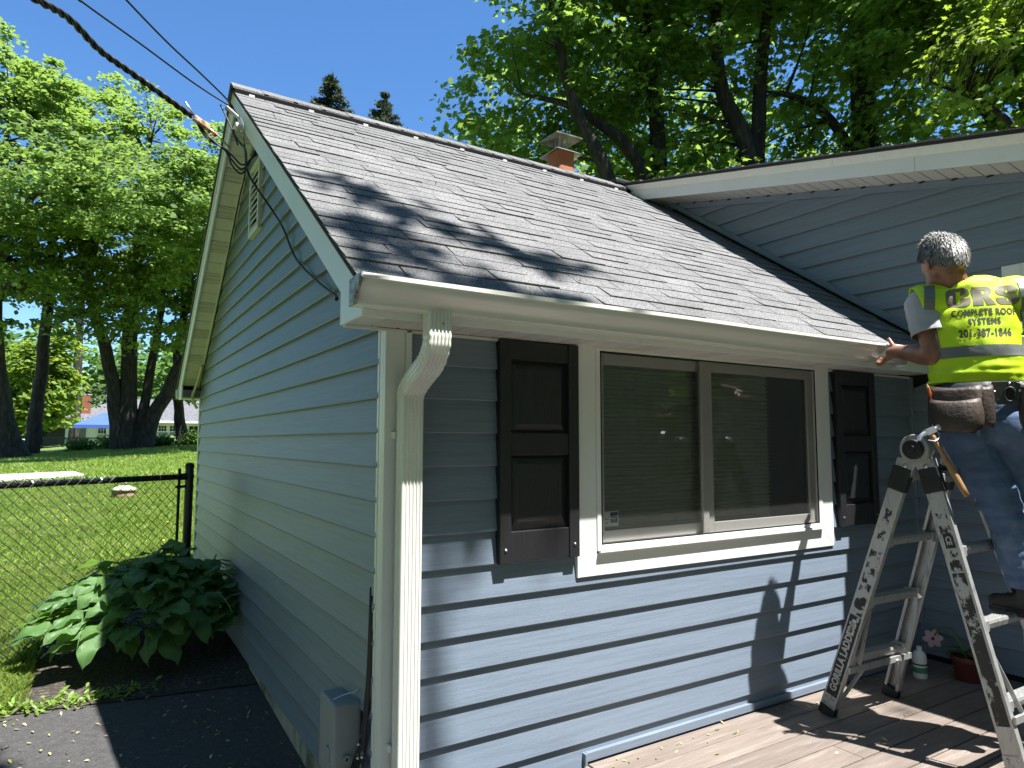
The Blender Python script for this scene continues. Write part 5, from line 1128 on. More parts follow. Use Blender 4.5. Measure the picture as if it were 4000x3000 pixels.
HX0, HX1, HY, HZ = 2.22, 2.60, -0.70, 1.247
railsd = {'LF': (Vector((2.19, -0.235, -0.03)), Vector((HX0, HY+0.045, 1.2))), 'LB': (Vector((2.69, -0.262, -0.03)), Vector((HX1, HY+0.045, 1.2))),
          'RF': (Vector((2.19, -1.05, -0.03)), Vector((HX0, HY-0.04, 1.2))), 'RB': (Vector((2.70, -1.06, -0.03)), Vector((HX1, HY-0.04, 1.2)))}
def rp(k, z):
    a, b_ = railsd[k]; t = (z-a.z)/(b_.z-a.z); return a+(b_-a)*t
for k, (a, c) in railsd.items():
    d = (c-a).normalized(); sx = -1 if k[1] == 'F' else 1; o = Vector((sx, 0, 0)); o = (o-d*o.dot(d)).normalized(); s_ = d.cross(o)
    b = MB(); wd = 0.072
    b.bar(a+o*0.012, c+o*0.012, s_, wd, 0.004)
    for q in (-1, 1):
        b.bar(a+s_*q*(wd/2-0.002), c+s_*q*(wd/2-0.002), o, 0.026, 0.0045); b.bar(a+s_*q*(wd/2-0.008)-o*0.012, c+s_*q*(wd/2-0.008)-o*0.012, s_, 0.012, 0.003)
    rail_o = b.build('rail', M_ALU, ladder, bev=0.001)
    b = MB(); b.bar(a-d*0.012, a+d*0.045, s_, wd+0.012, 0.038); b.build('foot', M_BLACKP, ladder, bev=0.01, seg=3)
    b = MB(); b.bar(a+o*0.0165+d*0.03, a+o*0.0165+d*0.1, s_, wd+0.002, 0.002); ft = b.build('foot_plate', M_ALU, ladder, bev=0.0005)
    b = MB()
    for q in (-0.02, 0.02):
        for t in (0.05, 0.085): b.lathe([(0.006, 0), (0.005, 0.003), (0, 0.004)], a+o*0.0175+d*t+s_*q, o, 8)
    b.build('rivet', M_METAL, ft, smooth=True)
    if k[1] == 'F':
        L = (c-a).length; f_ = o*0.0146
        def decal(t0, t1, w, mt, nm='label', off=0.0): 
            bb = MB(); bb.bar(a+d*L*t0+f_+o*off, a+d*L*t1+f_+o*off, s_, w, 0.0006); return bb.build(nm, mt, rail_o)
        def put(txt, t, size, ang, mt, off, sx_=1.0, bold=0.001, lateral=0.0):
            vs, fs = text_flat(txt, size, bold, sx_); bb = MB(); X = d if ang > 0 else -d; Yv = o.cross(X)
            bb.add([a+d*L*t+f_+o*off+X*v.x+Yv*(v.y+lateral) for v in vs], fs); return bb.build('lettering', mt, rail_o)
        if k == 'LF':
            decal(0.075, 0.40, 0.056, M_DECAL); decal(0.405, 0.66, 0.05, M_DECAL2); decal(0.70, 0.82, 0.03, M_DECAL2)
            put('GORILLA LADDERS', 0.235, 0.046, 1, M_LET, 0.001, 0.92, 0.0018)
            lb = decal(0.325, 0.385, 0.018, mat('white_label', (0.55, 0.55, 0.53), 0.5), 'label', 0.0006); put('MPX17', 0.353, 0.018, 1, M_DARK, 0.0016, 1.0, 0.0006)
        else:
            decal(0.16, 0.62, 0.05, M_DECAL3); decal(0.625, 0.90, 0.045, M_DECAL2); decal(0.7, 0.75, 0.036, M_DECAL, off=0.0005); 
            put('CE', 0.725, 0.03, -1, M_LET, 0.0016, 1.0, 0.001)
            bb = MB(); c0v = a+d*L*0.94+f_+o*0.0006
            bb.add([c0v+s_*0.02*math.cos(q*math.pi/8)+d*0.012*math.sin(q*math.pi/8) for q in range(16)], [tuple(range(16))]); bb.build('label', mat('red_label', (0.4, 0.04, 0.035), 0.5, col2=(0.6, 0.5, 0.48), c2scale=120, c2lo=0.5, c2hi=0.6), rail_o)
for sgn, F_, B_ in ((1, 'LF', 'LB'), (-1, 'RF', 'RB')):
    for z in (1.12, 0.82, 0.53, 0.24):
        p, q = rp(F_, z), rp(B_, z); b = MB()
        tz = 0.018; prof_ = [(-0.026, tz), (0.026, tz), (0.03, 0.006), (0.024, -0.016), (-0.024, -0.016), (-0.03, 0.006)]
        b.sweep(prof_, [p, q], [(0, 1, 0)]*2, [(0, 0, 1)]*2); 
        for g_ in (-0.018, -0.009, 0.0, 0.009, 0.018): b.bar(p+Vector((0, g_, tz+0.001)), q+Vector((0, g_, tz+0.001)), (0, 1, 0), 0.004, 0.004)
        rg = b.build('rung', M_ALU, ladder, bev=0.001)
        for e_, s2 in ((p, 1), (q, -1)):
            b = MB(); b.box(e_.x+s2*0.012-0.004, e_.x+s2*0.012+0.03*s2+0.004, e_.y-0.033, e_.y+0.033, z-0.024, z+0.022) if s2 > 0 else b.box(e_.x-0.046, e_.x-0.008, e_.y-0.033, e_.y+0.033, z-0.024, z+0.022)
            b.build('collar', M_ALU, rg, bev=0.003)
    # bottom stretcher with diagonals, thin side strips
    z = 0.2; off = Vector((0, -0.045, 0)); p, q = rp(F_, z)+off, rp(B_, z)+off
    b = MB(); b.bar(p-Vector((0.01, 0, 0)), q+Vector((0.01, 0, 0)), (0, 0, 1), 0.03, 0.012); b.build('stretcher', M_ALU, ladder, bev=0.002)
    for e_, k_, s2 in ((p, F_, 1), (q, B_, -1)):
        b = MB(); b.bar(e_+Vector((0.12*s2, 0, 0)), rp(k_, 0.04)+off*0.8+Vector((0.015*s2, 0, 0)), (0, 1, 0), 0.014, 0.012); b.build('brace', M_ALU, ladder)
        b = MB(); b.bar(rp(k_, 0.56)+Vector((0.035*s2, -0.02*sgn, 0)), rp(k_, 0.22)+Vector((0.055*s2, -0.05, 0)), (0, 1, 0), 0.018, 0.003); b.build('side_strip', M_ALU, ladder)
for x, sx in ((HX0, -1), (HX1, 1)):
    b = MB(); b.lathe([(0.062, -0.024), (0.066, -0.018), (0.066, 0.018), (0.062, 0.024)], (x, HY, HZ), (sx, 0, 0), 28); hg = b.build('hinge', M_ALU, ladder, autos=35)
    b = MB(); b.lathe([(0.046, 0.0), (0.046, 0.012), (0.04, 0.02), (0.018, 0.021), (0.016, 0.026), (0, 0.027)], (x+sx*0.022, HY, HZ), (sx, 0, 0), 24); b.build('hinge_cap', M_BLACKP, hg, autos=35)
    for s2, k_ in ((1, ('LF', 'LB')[sx > 0]), (-1, ('RF', 'RB')[sx > 0])):
        c = railsd[k_][1]; b = MB(); tip = rp(k_, 1.10); tip = Vector((x, tip.y, tip.z)); 
        b.bar(Vector((x, HY+s2*0.018, HZ-0.03)), tip, (0, 1, 0), 0.07, 0.03); b.build('hinge_arm', M_ALU, hg, bev=0.004)
        b = MB(); b.bar(rp(k_, 1.165), rp(k_, 1.06), (0, 1, 0), 0.082, 0.042); b.build('sleeve', M_BLACKP, ladder, bev=0.005)
        b = MB(); b.lathe([(0.011, 0), (0.009, 0.004), (0, 0.005)], Vector((x+sx*0.016, HY+s2*0.045, HZ-0.075)), (sx, 0, 0), 10); b.build('rivet', M_METAL, hg, smooth=True)

# ================================================================== THINGS IN THE CORNER
bt = empty('bottle', (3.12, -0.19, -0.04), 'white spray bottle with a green label standing in the dark corner', 'bottle')
b = MB(); b.lathe([(0.034, 0), (0.036, 0.006), (0.036, 0.115), (0.03, 0.135), (0.014, 0.15), (0.014, 0.17), (0, 0.171)], (3.12, -0.19, -0.04), n=18); b.build('body', mat('white_plastic', (0.65, 0.65, 0.62), 0.4), bt, autos=40)
b = MB(); b.lathe([(0.0365, 0.03), (0.0365, 0.06)], (3.12, -0.19, -0.04), n=18); b.f = b.f[:-2]; b.mi = b.mi[:-2]; b.build('label', mat('green_label', (0.05, 0.2, 0.12), 0.5), bt, smooth=True)
b = MB(); b.lathe([(0.0366, 0.072), (0.0366, 0.08)], (3.12, -0.19, -0.04), n=18); b.f = b.f[:-2]; b.mi = b.mi[:-2]; b.build('label', M_DARK, bt, smooth=True)
pf = empty('potted_flower', (3.3, -0.36, -0.04), 'dark red pot with a pink and white flower in the shaded corner', 'potted plant')
b = MB(); b.lathe([(0.06, 0), (0.085, 0.11), (0.09, 0.112), (0.09, 0.135), (0.08, 0.135), (0.075, 0.1), (0, 0.1)], (3.3, -0.36, -0.04), n=20); b.build('pot', mat('dark_red_glaze', (0.1, 0.025, 0.02), 0.35), pf, autos=40)
fh = Vector((3.33, -0.16, 0.135)); b = MB(); b.tube(spline([(3.3, -0.36, 0.06), (3.34, -0.27, 0.2), (3.34, -0.2, 0.2), tuple(fh)], 6), 0.004, 6); b.tube(spline([(3.3, -0.36, 0.06), (3.27, -0.3, 0.2), (3.29, -0.2, 0.215)], 6), 0.003, 5); b.build('stem', M_STEM, pf, smooth=True)
fdn = (CAM-fh).normalized(); fu = Vector((0,0,1)); fu = (fu-fdn*fu.dot(fdn)).normalized(); fr_ = fu.cross(fdn); M_PET = mat('pink_petal', (0.62, 0.42, 0.46), 0.6, trans=0.2, tcol=(0.7, 0.4, 0.45))
for q in range(6):
    a = q*math.pi/3+0.2; dd = fr_*math.cos(a)+fu*math.sin(a); tt_ = fr_*-math.sin(a)+fu*math.cos(a); b = MB(); V = []
    for r_, w in ((0.005, 0.004), (0.02, 0.014), (0.036, 0.017), (0.048, 0.01), (0.053, 0.002)): V += [fh+dd*r_-tt_*w+fdn*(0.01-r_*0.2), fh+dd*r_+fdn*(0.014-r_*0.25), fh+dd*r_+tt_*w+fdn*(0.01-r_*0.2)]
    b.add(V, [(i*3+j, i*3+j+1, i*3+j+4, i*3+j+3) for i in range(4) for j in range(2)]); b.build('petal', M_PET, pf, smooth=True)
b = MB(); b.lathe([(0.012, 0), (0.01, 0.012), (0, 0.016)], fh, fdn, 10); b.build('flower_centre', mat('magenta', (0.4, 0.02, 0.12), 0.5), pf, smooth=True)
for q in range(5):
    a = q*1.3; b = MB(); c = Vector((3.3, -0.36, 0.1)); dd = Vector((math.cos(a), math.sin(a), 0.6)).normalized(); tt_ = Vector((-math.sin(a), math.cos(a), 0)); V = []
    for r_, w in ((0.0, 0.004), (0.05, 0.018), (0.1, 0.02), (0.15, 0.002)): V += [c+dd*r_-tt_*w-Vector((0,0,r_*r_*3)), c+dd*r_-Vector((0,0,r_*r_*3+0.006)), c+dd*r_+tt_*w-Vector((0,0,r_*r_*3))]
    b.add(V, [(i*3+j, i*3+j+1, i*3+j+4, i*3+j+3) for i in range(3) for j in range(2)]); b.build('leaf', M_LEAF_B, pf, smooth=True)

# ================================================================== THE ROOFER
def capsule(mb, a, b_, ra, rb, n=14, ref=None, flat=1.0):
    a, b_ = Vector(a), Vector(b_); d = (b_-a).normalized(); P = []; Rr = []
    for k in range(5): t = math.pi/2*k/5; P.append(a-d*ra*math.cos(t)); Rr.append(max(ra*math.sin(t), ra*0.03))
    P += [a, b_]; Rr += [ra, rb]
    for k in range(1, 6): t = math.pi/2*k/5; P.append(b_+d*rb*math.sin(t)); Rr.append(max(rb*math.cos(t), rb*0.03))
    mb.tube(P, [(r, r*flat) for r in Rr], n, ref=ref); return mb
def loft(mb, pts, rad, ref, n=24):
    P = [Vector(p) for p in pts]; d0 = (P[1]-P[0]).normalized(); d1 = (P[-1]-P[-2]).normalized()
    S = spline(P, 5); t = np.linspace(0, 1, len(S)); k = np.linspace(0, 1, len(rad)); rx = np.interp(t, k, [r[0] for r in rad]); ry = np.interp(t, k, [r[1] for r in rad])
    PP = [S[0]-d0*0.03]+S+[S[-1]+d1*0.03]; RR = [(rx[0]*0.6, ry[0]*0.6)]+list(zip(rx, ry))+[(rx[-1]*0.6, ry[-1]*0.6)]
    mb.tube(PP, RR, n, ref=ref); return mb
def ellipsoid(mb, c, ax, ay, az, n=18, m_=12):
    c = Vector(c); ax, ay, az = Vector(ax), Vector(ay), Vector(az); b0 = len(mb.v)
    for i in range(1, m_):
        t = math.pi*i/m_
        for j in range(n): p = 2*math.pi*j/n; mb.v.append(tuple(c+ax*math.sin(t)*math.cos(p)+ay*math.sin(t)*math.sin(p)+az*math.cos(t)))
    mb.v.append(tuple(c+az)); mb.v.append(tuple(c-az)); T, B_ = len(mb.v)-2, len(mb.v)-1
    flip = ax.cross(ay).dot(az) < 0
    def add(f): mb.f.append(f[::-1] if flip else f); mb.mi.append(0)
    for i in range(m_-2):
        for j in range(n): add((b0+i*n+j, b0+(i+1)*n+j, b0+(i+1)*n+(j+1)%n, b0+i*n+(j+1)%n))
    for j in range(n): add((T, b0+j, b0+(j+1)%n)); add((B_, b0+(m_-2)*n+(j+1)%n, b0+(m_-2)*n+j))
    return mb
def solidify(name, mb, vox, mt, parent, smooth=6, disp=None, keep=None, cuts=None):
    me = bpy.data.meshes.new('t'); me.from_pydata(mb.v, [], mb.f); o = bpy.data.objects.new('t', me); COL.objects.link(o)
    bm = bmesh.new(); bm.from_mesh(me); bmesh.ops.recalc_face_normals(bm, faces=bm.faces[:]) if False else None; bm.free()
    r = o.modifiers.new('r', 'REMESH'); r.mode = 'VOXEL'; r.voxel_size = vox; r.use_smooth_shade = True
    if smooth: s_ = o.modifiers.new('s', 'SMOOTH'); s_.iterations = smooth; s_.factor = 0.5
    dg = bpy.context.evaluated_depsgraph_get(); m2 = bpy.data.meshes.new_from_object(o.evaluated_get(dg)); bpy.data.objects.remove(o)
    for co_, no_, sel_ in (cuts or []):
        bm = bmesh.new(); bm.from_mesh(m2); fs = [f for f in bm.faces if sel_(f.calc_center_median())]; gs = set(fs)
        for f in fs: gs.update(f.edges); gs.update(f.verts)
        bmesh.ops.bisect_plane(bm, geom=list(gs), plane_co=co_, plane_no=no_, clear_outer=True); bm.to_mesh(m2); bm.free()
    if keep:
        bm = bmesh.new(); bm.from_mesh(m2); bmesh.ops.delete(bm, geom=[v for v in bm.verts if not keep(v.co)], context='VERTS'); bm.to_mesh(m2); bm.free()
    if disp:
        N_ = [v.normal.copy() for v in m2.vertices]
        for v, nn in zip(m2.vertices, N_): v.co += nn*disp(v.co)
    m2.materials.clear(); m2.materials.append(mt); m2.polygons.foreach_set('use_smooth', [True]*len(m2.polygons)); m2.update(); m2.name = name
    o2 = bpy.data.objects.new(name, m2); COL.objects.link(o2)
    if parent: attach(o2, parent)
    return o2
M_SKIN = mat('tanned_skin', (0.27, 0.125, 0.075), 0.45, 0.1, 25, 0.1, 120, col2=(0.2, 0.085, 0.05), c2scale=14)
M_VEST = mat('lime_vest', (0.62, 0.85, 0.015), 0.6, 0.05, 8, 0.12, 220, trans=0.18, tcol=(0.7, 0.9, 0.02))
M_REFL = mat('reflective_tape', (0.15, 0.165, 0.155), 0.4, 0.25, 9, 0.15, 40)
M_TEE = mat('grey_tshirt', (0.36, 0.36, 0.38), 0.85, 0.06, 30, 0.1, 120)
M_JEAN = mat('denim', (0.07, 0.115, 0.215), 0.85, 0.22, 7, 0.2, 160, col2=(0.15, 0.2, 0.31), c2scale=5, c2lo=0.5, c2hi=0.75)
M_LEATHER = mat('brown_leather', (0.045, 0.03, 0.023), 0.55, 0.25, 14, 0.3, 60, col2=(0.09, 0.062, 0.048), c2scale=7, c2lo=0.55, c2hi=0.8)
M_BLKLEATHER = mat('black_leather', (0.03, 0.03, 0.03), 0.45, 0.2, 20, 0.15, 60)
M_PRINT = mat('vest_print', (0.06, 0.052, 0.025), 0.6, 0.15, 30)
man = empty('person', (2.5, -1.0, 0.55), 'man in a lime safety vest and jeans on the ladder holding the gutter end', 'person')
FA = 0.95; Fm = Vector((math.sin(FA), math.cos(FA), 0)); Rm = Vector((math.cos(FA), -math.sin(FA), 0)); UP = Vector((0, 0, 1))
pel = Vector((2.495, -0.865, 1.385)); wai = Vector((2.50, -0.84, 1.56)); che = Vector((2.515, -0.825, 1.765)); shc = Vector((2.525, -0.815, 1.905)); nkb = Vector((2.485, -0.775, 1.99))
Lsh = shc-Rm*0.19+UP*0.018; Rsh = shc+Rm*0.17+UP*0.02; Lel = Vector((2.378, -0.722, 1.675)); Lwr = Vector((2.525, -0.478, 1.730)); Rel = Vector((2.72, -1.02, 1.67)); Rwr = Vector((2.83, -0.80, 1.62))
hd = Vector((2.452, -0.738, 2.118)); Fd = Vector((0.42, 0.85, -0.36)).normalized(); Ld = Fd.cross(UP).normalized(); Ud = Ld.cross(Fd).normalized()
Lhip = pel-Rm*0.085+UP*-0.06; Rhip = pel+Rm*0.09+UP*-0.06; Lkn = Vector((2.495, -0.915, 0.97)); Rkn = Vector((2.67, -0.965, 0.97)); Lan = Vector((2.525, -0.98, 0.63)); Ran = Vector((2.64, -1.0, 0.62))
b = MB()
loft(b, [pel-UP*0.06, pel, wai, che, shc, nkb], [(0.14, 0.10), (0.15, 0.105), (0.135, 0.1), (0.148, 0.11), (0.145, 0.085), (0.07, 0.065)], Rm)
capsule(b, nkb, hd-Ud*0.05-Fd*0.02, 0.06, 0.056)
ellipsoid(b, hd+Ud*0.012-Fd*0.008, Ld*0.082, Fd*0.106, Ud*0.114); ellipsoid(b, hd-Ud*0.06+Fd*0.04, Ld*0.056, Fd*0.058, Ud*0.062)   # skull, jaw
ellipsoid(b, hd+Fd*0.108-Ud*0.028, Ld*0.014, Fd*0.02, Ud*0.026, 8, 6); ellipsoid(b, hd+Fd*0.088+Ud*0.012, Ld*0.05, Fd*0.016, Ud*0.01, 10, 6); ellipsoid(b, hd+Fd*0.09-Ud*0.068, Ld*0.022, Fd*0.012, Ud*0.008, 8, 6)
for s_ in (-1, 1):
    ec = hd+Ld*s_*0.085-Ud*0.018-Fd*0.005
    ellipsoid(b, ec, Ld*s_*0.011+Fd*-0.004, Fd*0.019, Ud*0.032, 10, 8); ellipsoid(b, ec+Ld*s_*0.008-Fd*0.012, Ld*0.006, Fd*0.012, Ud*0.026, 10, 8)
for sh_, el_, wr_ in ((Lsh, Lel, Lwr), (Rsh, Rel, Rwr)):
    capsule(b, sh_, el_, 0.06, 0.048); capsule(b, el_, el_+(wr_-el_)*0.35, 0.048, 0.051); capsule(b, el_+(wr_-el_)*0.35, wr_, 0.051, 0.031); capsule(b, shc, sh_, 0.06, 0.055)
# left hand : palm, four fingers hooked under the gutter, thumb up against its face
pm = Vector((2.552, -0.428, 1.733)); mcp = [Vector((2.590, -0.395, 1.728)), Vector((2.571, -0.393, 1.715)), Vector((2.551, -0.397, 1.705)), Vector((2.533, -0.407, 1.70))]
capsule(b, Lwr, pm, 0.028, 0.03)
for q in mcp: capsule(b, Lwr.lerp(q, 0.4), q, 0.018, 0.0125, 10)
fl_ = [1.0, 1.08, 1.0, 0.82]
for q, l in zip(mcp, fl_):
    p1 = q+Vector((0.0, 0.026, -0.024))*l; p2 = p1+Vector((0.012, 0.026, 0.002))*l; p3 = p2+Vector((0.014, 0.012, 0.012))*l
    capsule(b, q, p1, 0.0112, 0.0098, 10); capsule(b, p1, p2, 0.0098, 0.009, 10); capsule(b, p2, p3, 0.009, 0.0078, 10)
t0, t1, t2, t3 = Lwr.lerp(pm, 0.4)+Vector((0.012, 0, 0.014)), Vector((2.578, -0.425, 1.765)), Vector((2.588, -0.404, 1.793)), Vector((2.593, -0.393, 1.812))
capsule(b, t0, t1, 0.016, 0.0135, 10); capsule(b, t1, t2, 0.0125, 0.011, 10); capsule(b, t2, t3, 0.011, 0.009, 10)
# right hand, held in front of the belt
rd = Vector((-0.15, 0.8, -0.35)).normalized(); rs = Vector((0.9, 0.2, 0.1)).normalized(); pm2 = Rwr+rd*0.06; capsule(b, Rwr, pm2, 0.027, 0.03)
for i in range(4):
    q = Rwr+rd*0.085+rs*(0.03-0.02*i); p1 = q+rd*0.032+UP*-0.008; p2 = p1+rd*0.015+UP*-0.022; p3 = p2-rd*0.006+UP*-0.018
    capsule(b, Rwr.lerp(q, 0.4), q, 0.017, 0.012, 10); capsule(b, q, p1, 0.011, 0.0098, 10); capsule(b, p1, p2, 0.0098, 0.009, 10); capsule(b, p2, p3, 0.009, 0.008, 10)
capsule(b, Rwr+rd*0.02-rs*0.02, Rwr+rd*0.06-rs*0.045, 0.015, 0.0125, 10); capsule(b, Rwr+rd*0.06-rs*0.045, Rwr+rd*0.095-rs*0.04-UP*0.01, 0.012, 0.01, 10)
for hp, kn, an in ((Lhip, Lkn, Lan), (Rhip, Rkn, Ran)): capsule(b, hp, kn, 0.078, 0.052); capsule(b, kn, an, 0.052, 0.036)
body = solidify('body', b, 0.0045, M_SKIN, man, smooth=4)
for s_ in (-1, 1):
    b = MB(); ec = hd+Fd*0.069-Ud*0.006+Ld*s_*0.032; ellipsoid(b, ec, Ld*0.012, Fd*0.012, Ud*0.011, 10, 8); b.build('eye', mat('eye_white', (0.5, 0.48, 0.44), 0.2) if 'eye_white' not in MATS else MATS['eye_white'], man, smooth=True)
# hair : cap plus strands
def hair_ok(l, f, u): return u > (-0.62 if f < -0.45 else (-0.62+ (f+0.45)*0.9)) and (f < 0.62 or u > 0.6) and u > -0.7
hb = MB(); ellipsoid(hb, hd+Ud*0.014-Fd*0.01, Ld*0.089, Fd*0.113, Ud*0.121, 40, 30)
def loc(p): q = p-(hd+Ud*0.014-Fd*0.01); return q.dot(Ld)/0.089, q.dot(Fd)/0.113, q.dot(Ud)/0.121
M_HAIR = island_vary(mat('grey_hair', (0.5, 0.49, 0.47), 0.4), 0.8)
me_ = hb.build('hair', mat('hair_base', (0.22, 0.21, 0.2), 0.6, 0.6, 60), man, smooth=True)
bm = bmesh.new(); bm.from_mesh(me_.data); bmesh.ops.delete(bm, geom=[v for v in bm.verts if not hair_ok(*loc(v.co))], context='VERTS')
for v in bm.verts: v.co += v.normal*0.004*noise.noise(v.co*45)
bm.to_mesh(me_.data); bm.free()
R = np.random.default_rng(91); V = []; cnt = 0
while cnt < 5200:
    d = R.normal(size=3); d /= np.linalg.norm(d)
    if not hair_ok(*d): continue
    c = hd+Ud*0.014-Fd*0.01; p = c+Ld*d[0]*0.089+Fd*d[1]*0.113+Ud*d[2]*0.121; nn = (Ld*d[0]/0.089+Fd*d[1]/0.113+Ud*d[2]/0.121).normalized()
    flow = (-Ud*1.0-Fd*0.35+Ld*d[0]*0.3) if d[2] < 0.75 else (Fd*0.8+Ld*R.normal()*0.5); flow = (flow-nn*flow.dot(nn)); flow = flow.normalized() if flow.length > 0.01 else Fd
    crown = (d[2] > 0.78 and -0.35 < d[1] < 0.4); L = R.uniform(0.016, 0.03)*(1.35 if crown else 1.0); lift = R.uniform(0.05, 0.28)+(R.uniform(0.2, 1.3) if crown else 0)
    flow = (flow+Ld*R.normal()*0.25+Ud*R.normal()*0.1).normalized(); t = (flow+nn*lift).normalized(); sd_ = t.cross(nn).normalized()*0.0011; mid = p+t*L*0.55+nn*0.001; tip = p+t*L-nn*0.003
    V += [p-sd_-nn*0.002, p+sd_-nn*0.002, mid+sd_*0.8, tip, mid-sd_*0.8]; cnt += 1
hs_ = np_mesh('hair_strands', np.array([tuple(v) for v in V]), np.arange(cnt*5), np.full(cnt, 5), M_HAIR, me_); hs_['kind'] = 'stuff'
# T-shirt
b = MB(); loft(b, [pel+UP*0.05, wai, che, shc, nkb-UP*0.012], [(0.165, 0.12), (0.155, 0.118), (0.162, 0.125), (0.16, 0.1), (0.083, 0.078)], Rm)
for sh_, el_ in ((Lsh, Lel), (Rsh, Rel)):
    capsule(b, shc, sh_, 0.082, 0.076); capsule(b, sh_, sh_.lerp(el_, 0.62), 0.078, 0.08)
def armcut(co):
    for sh_, el_ in ((Lsh, Lel), (Rsh, Rel)):
        d = (el_-sh_); t = (co-sh_).dot(d)/d.length_squared
        if t > 0.9 and ((co-sh_)-d*t).length < 0.12 and (co-che).dot(Rm if sh_ is Rsh else -Rm) > 0.12: return False
    return co.z < 2.02 and co.z > 1.525
tee = solidify('t_shirt', b, 0.0065, M_TEE, man, smooth=5, keep=armcut, cuts=[(sh_.lerp(el_, 0.6), (el_-sh_).normalized(), (lambda c, sh_=sh_, el_=el_, sg=sg: (c-che).dot(Rm)*sg > 0.125 and ((c-sh_)-(el_-sh_).normalized()*(c-sh_).dot((el_-sh_).normalized())).length < 0.13)) for sh_, el_, sg in ((Lsh, Lel, -1), (Rsh, Rel, 1))], disp=lambda c: 0.006*noise.noise(c*11)+0.004*noise.noise(Vector((c.x*14, c.y*14, c.z*34))))
so = tee.modifiers.new('t', 'SOLIDIFY'); so.thickness = 0.003; so.offset = 0
# vest
b = MB(); loft(b, [wai-UP*0.06, wai, wai+UP*0.08, che, shc, nkb-UP*0.0], [(0.208, 0.15), (0.195, 0.148), (0.187, 0.146), (0.19, 0.15), (0.182, 0.124), (0.094, 0.09)], Rm)
for sh_ in (Lsh, Rsh): capsule(b, shc, sh_.lerp(shc, 0.0)+UP*0.004, 0.098, 0.098); None
def vkeep(co):
    if co.z < 1.50: return False
    q = co-nkb
    if (q-UP*q.z).length < 0.07 and co.z > 1.985: return False
    return True
def vdisp(c):
    low = max(0, 1-(c.z-1.54)/0.15); return 0.009*noise.noise(Vector((c.x*7, c.y*7, c.z*11)))+0.010*low*noise.noise(Vector((c.x*5+3, c.y*5, c.z*42)))+0.002*noise.noise(c*24)
vest = solidify('safety_vest', b, 0.0065, M_VEST, man, smooth=5, keep=vkeep, cuts=[(Vector((0, 0, 1.543)), Vector((0, 0, -1)), lambda c: True)]+[(shc+Rm*sg*0.212-UP*0.0, (Rm*sg-UP*0.28-Fm*0.05).normalized(), lambda c: c.z > 1.75) for sg in (-1, 1)], disp=vdisp)
vest_bvh = BVHTree.FromPolygons([v.co.copy() for v in vest.data.vertices], [tuple(p.vertices) for p in vest.data.polygons])
so = vest.modifiers.new('t', 'SOLIDIFY'); so.thickness = 0.003; so.offset = -1
# print and tape follow the cloth: cast each point onto the vest from behind the back
bc = Vector((2.515, -0.825, 0))
def onback(u, z, off=0.0016):
    o_ = bc+Rm*u-Fm*0.6; o_.z = z; h = vest_bvh.ray_cast(o_, Fm, 1.0)
    return (h[0]-Fm*off) if h[0] else None
def back_text(txt, u0, z0, size, sx_, bold, name='lettering', shear=0.0, mt=None, cut=0.008, space=1.0):
    vs, fs = text_flat(txt, size, bold, sx_, space, shear); bm = bmesh.new(); B_ = [bm.verts.new(v) for v in vs]
    for f in fs:
        try: bm.faces.new([B_[i] for i in f])
        except ValueError: pass
    bmesh.ops.triangulate(bm, faces=bm.faces[:])
    for _ in range(4):
        es = [e_ for e_ in bm.edges if e_.calc_length() > cut]
        if not es: break
        bmesh.ops.subdivide_edges(bm, edges=es, cuts=1); bmesh.ops.triangulate(bm, faces=bm.faces[:])
    bad = []
    for v in bm.verts:
        p = onback(u0+v.co.x, z0+v.co.y)
        if p is None: bad.append(v)
        else: v.co = p
    bmesh.ops.delete(bm, geom=bad, context='VERTS'); me = bpy.data.meshes.new(name); bm.to_mesh(me); bm.free(); me.materials.append(mt or M_PRINT)
    o_ = bpy.data.objects.new(name, me); COL.objects.link(o_); attach(o_, vest); return o_
def inside(P, x, y):
    c = False; j = len(P)-1
    for i in range(len(P)):
        if (P[i][1] > y) != (P[j][1] > y) and x < (P[j][0]-P[i][0])*(y-P[i][1])/(P[j][1]-P[i][1])+P[i][0]: c = not c
        j = i
    return c
def block(polys, u0, z0, s_, name='logo_letter', n=46):
    b = MB(); idx = {}
    def vid(i, j):
        if (i, j) not in idx:
            p = onback(u0+i/n*s_*1.04, z0+j/n*s_); idx[(i, j)] = None
            if p is not None: idx[(i, j)] = len(b.v); b.v.append(tuple(p))
        return idx[(i, j)]
    for i in range(n):
        for j in range(n):
            if inside(polys[0], (i+0.5)/n*1.04, (j+0.5)/n) and not any(inside(h, (i+0.5)/n*1.04, (j+0.5)/n) for h in polys[1:]):
                q = [vid(i, j), vid(i+1, j), vid(i+1, j+1), vid(i, j+1)]
                if None not in q: b.f.append(tuple(q)); b.mi.append(0)
    return b.build(name, M_LOGO, vest, smooth=True)
M_LOGO = mat('vest_logo_print', (0.17, 0.15, 0.095), 0.6, 0.12, 40)
def arc(cx, cy, r, a0, a1, n=5): return [(cx+r*math.cos(math.radians(a0+(a1-a0)*i/n)), cy+r*math.sin(math.radians(a0+(a1-a0)*i/n))) for i in range(n+1)]
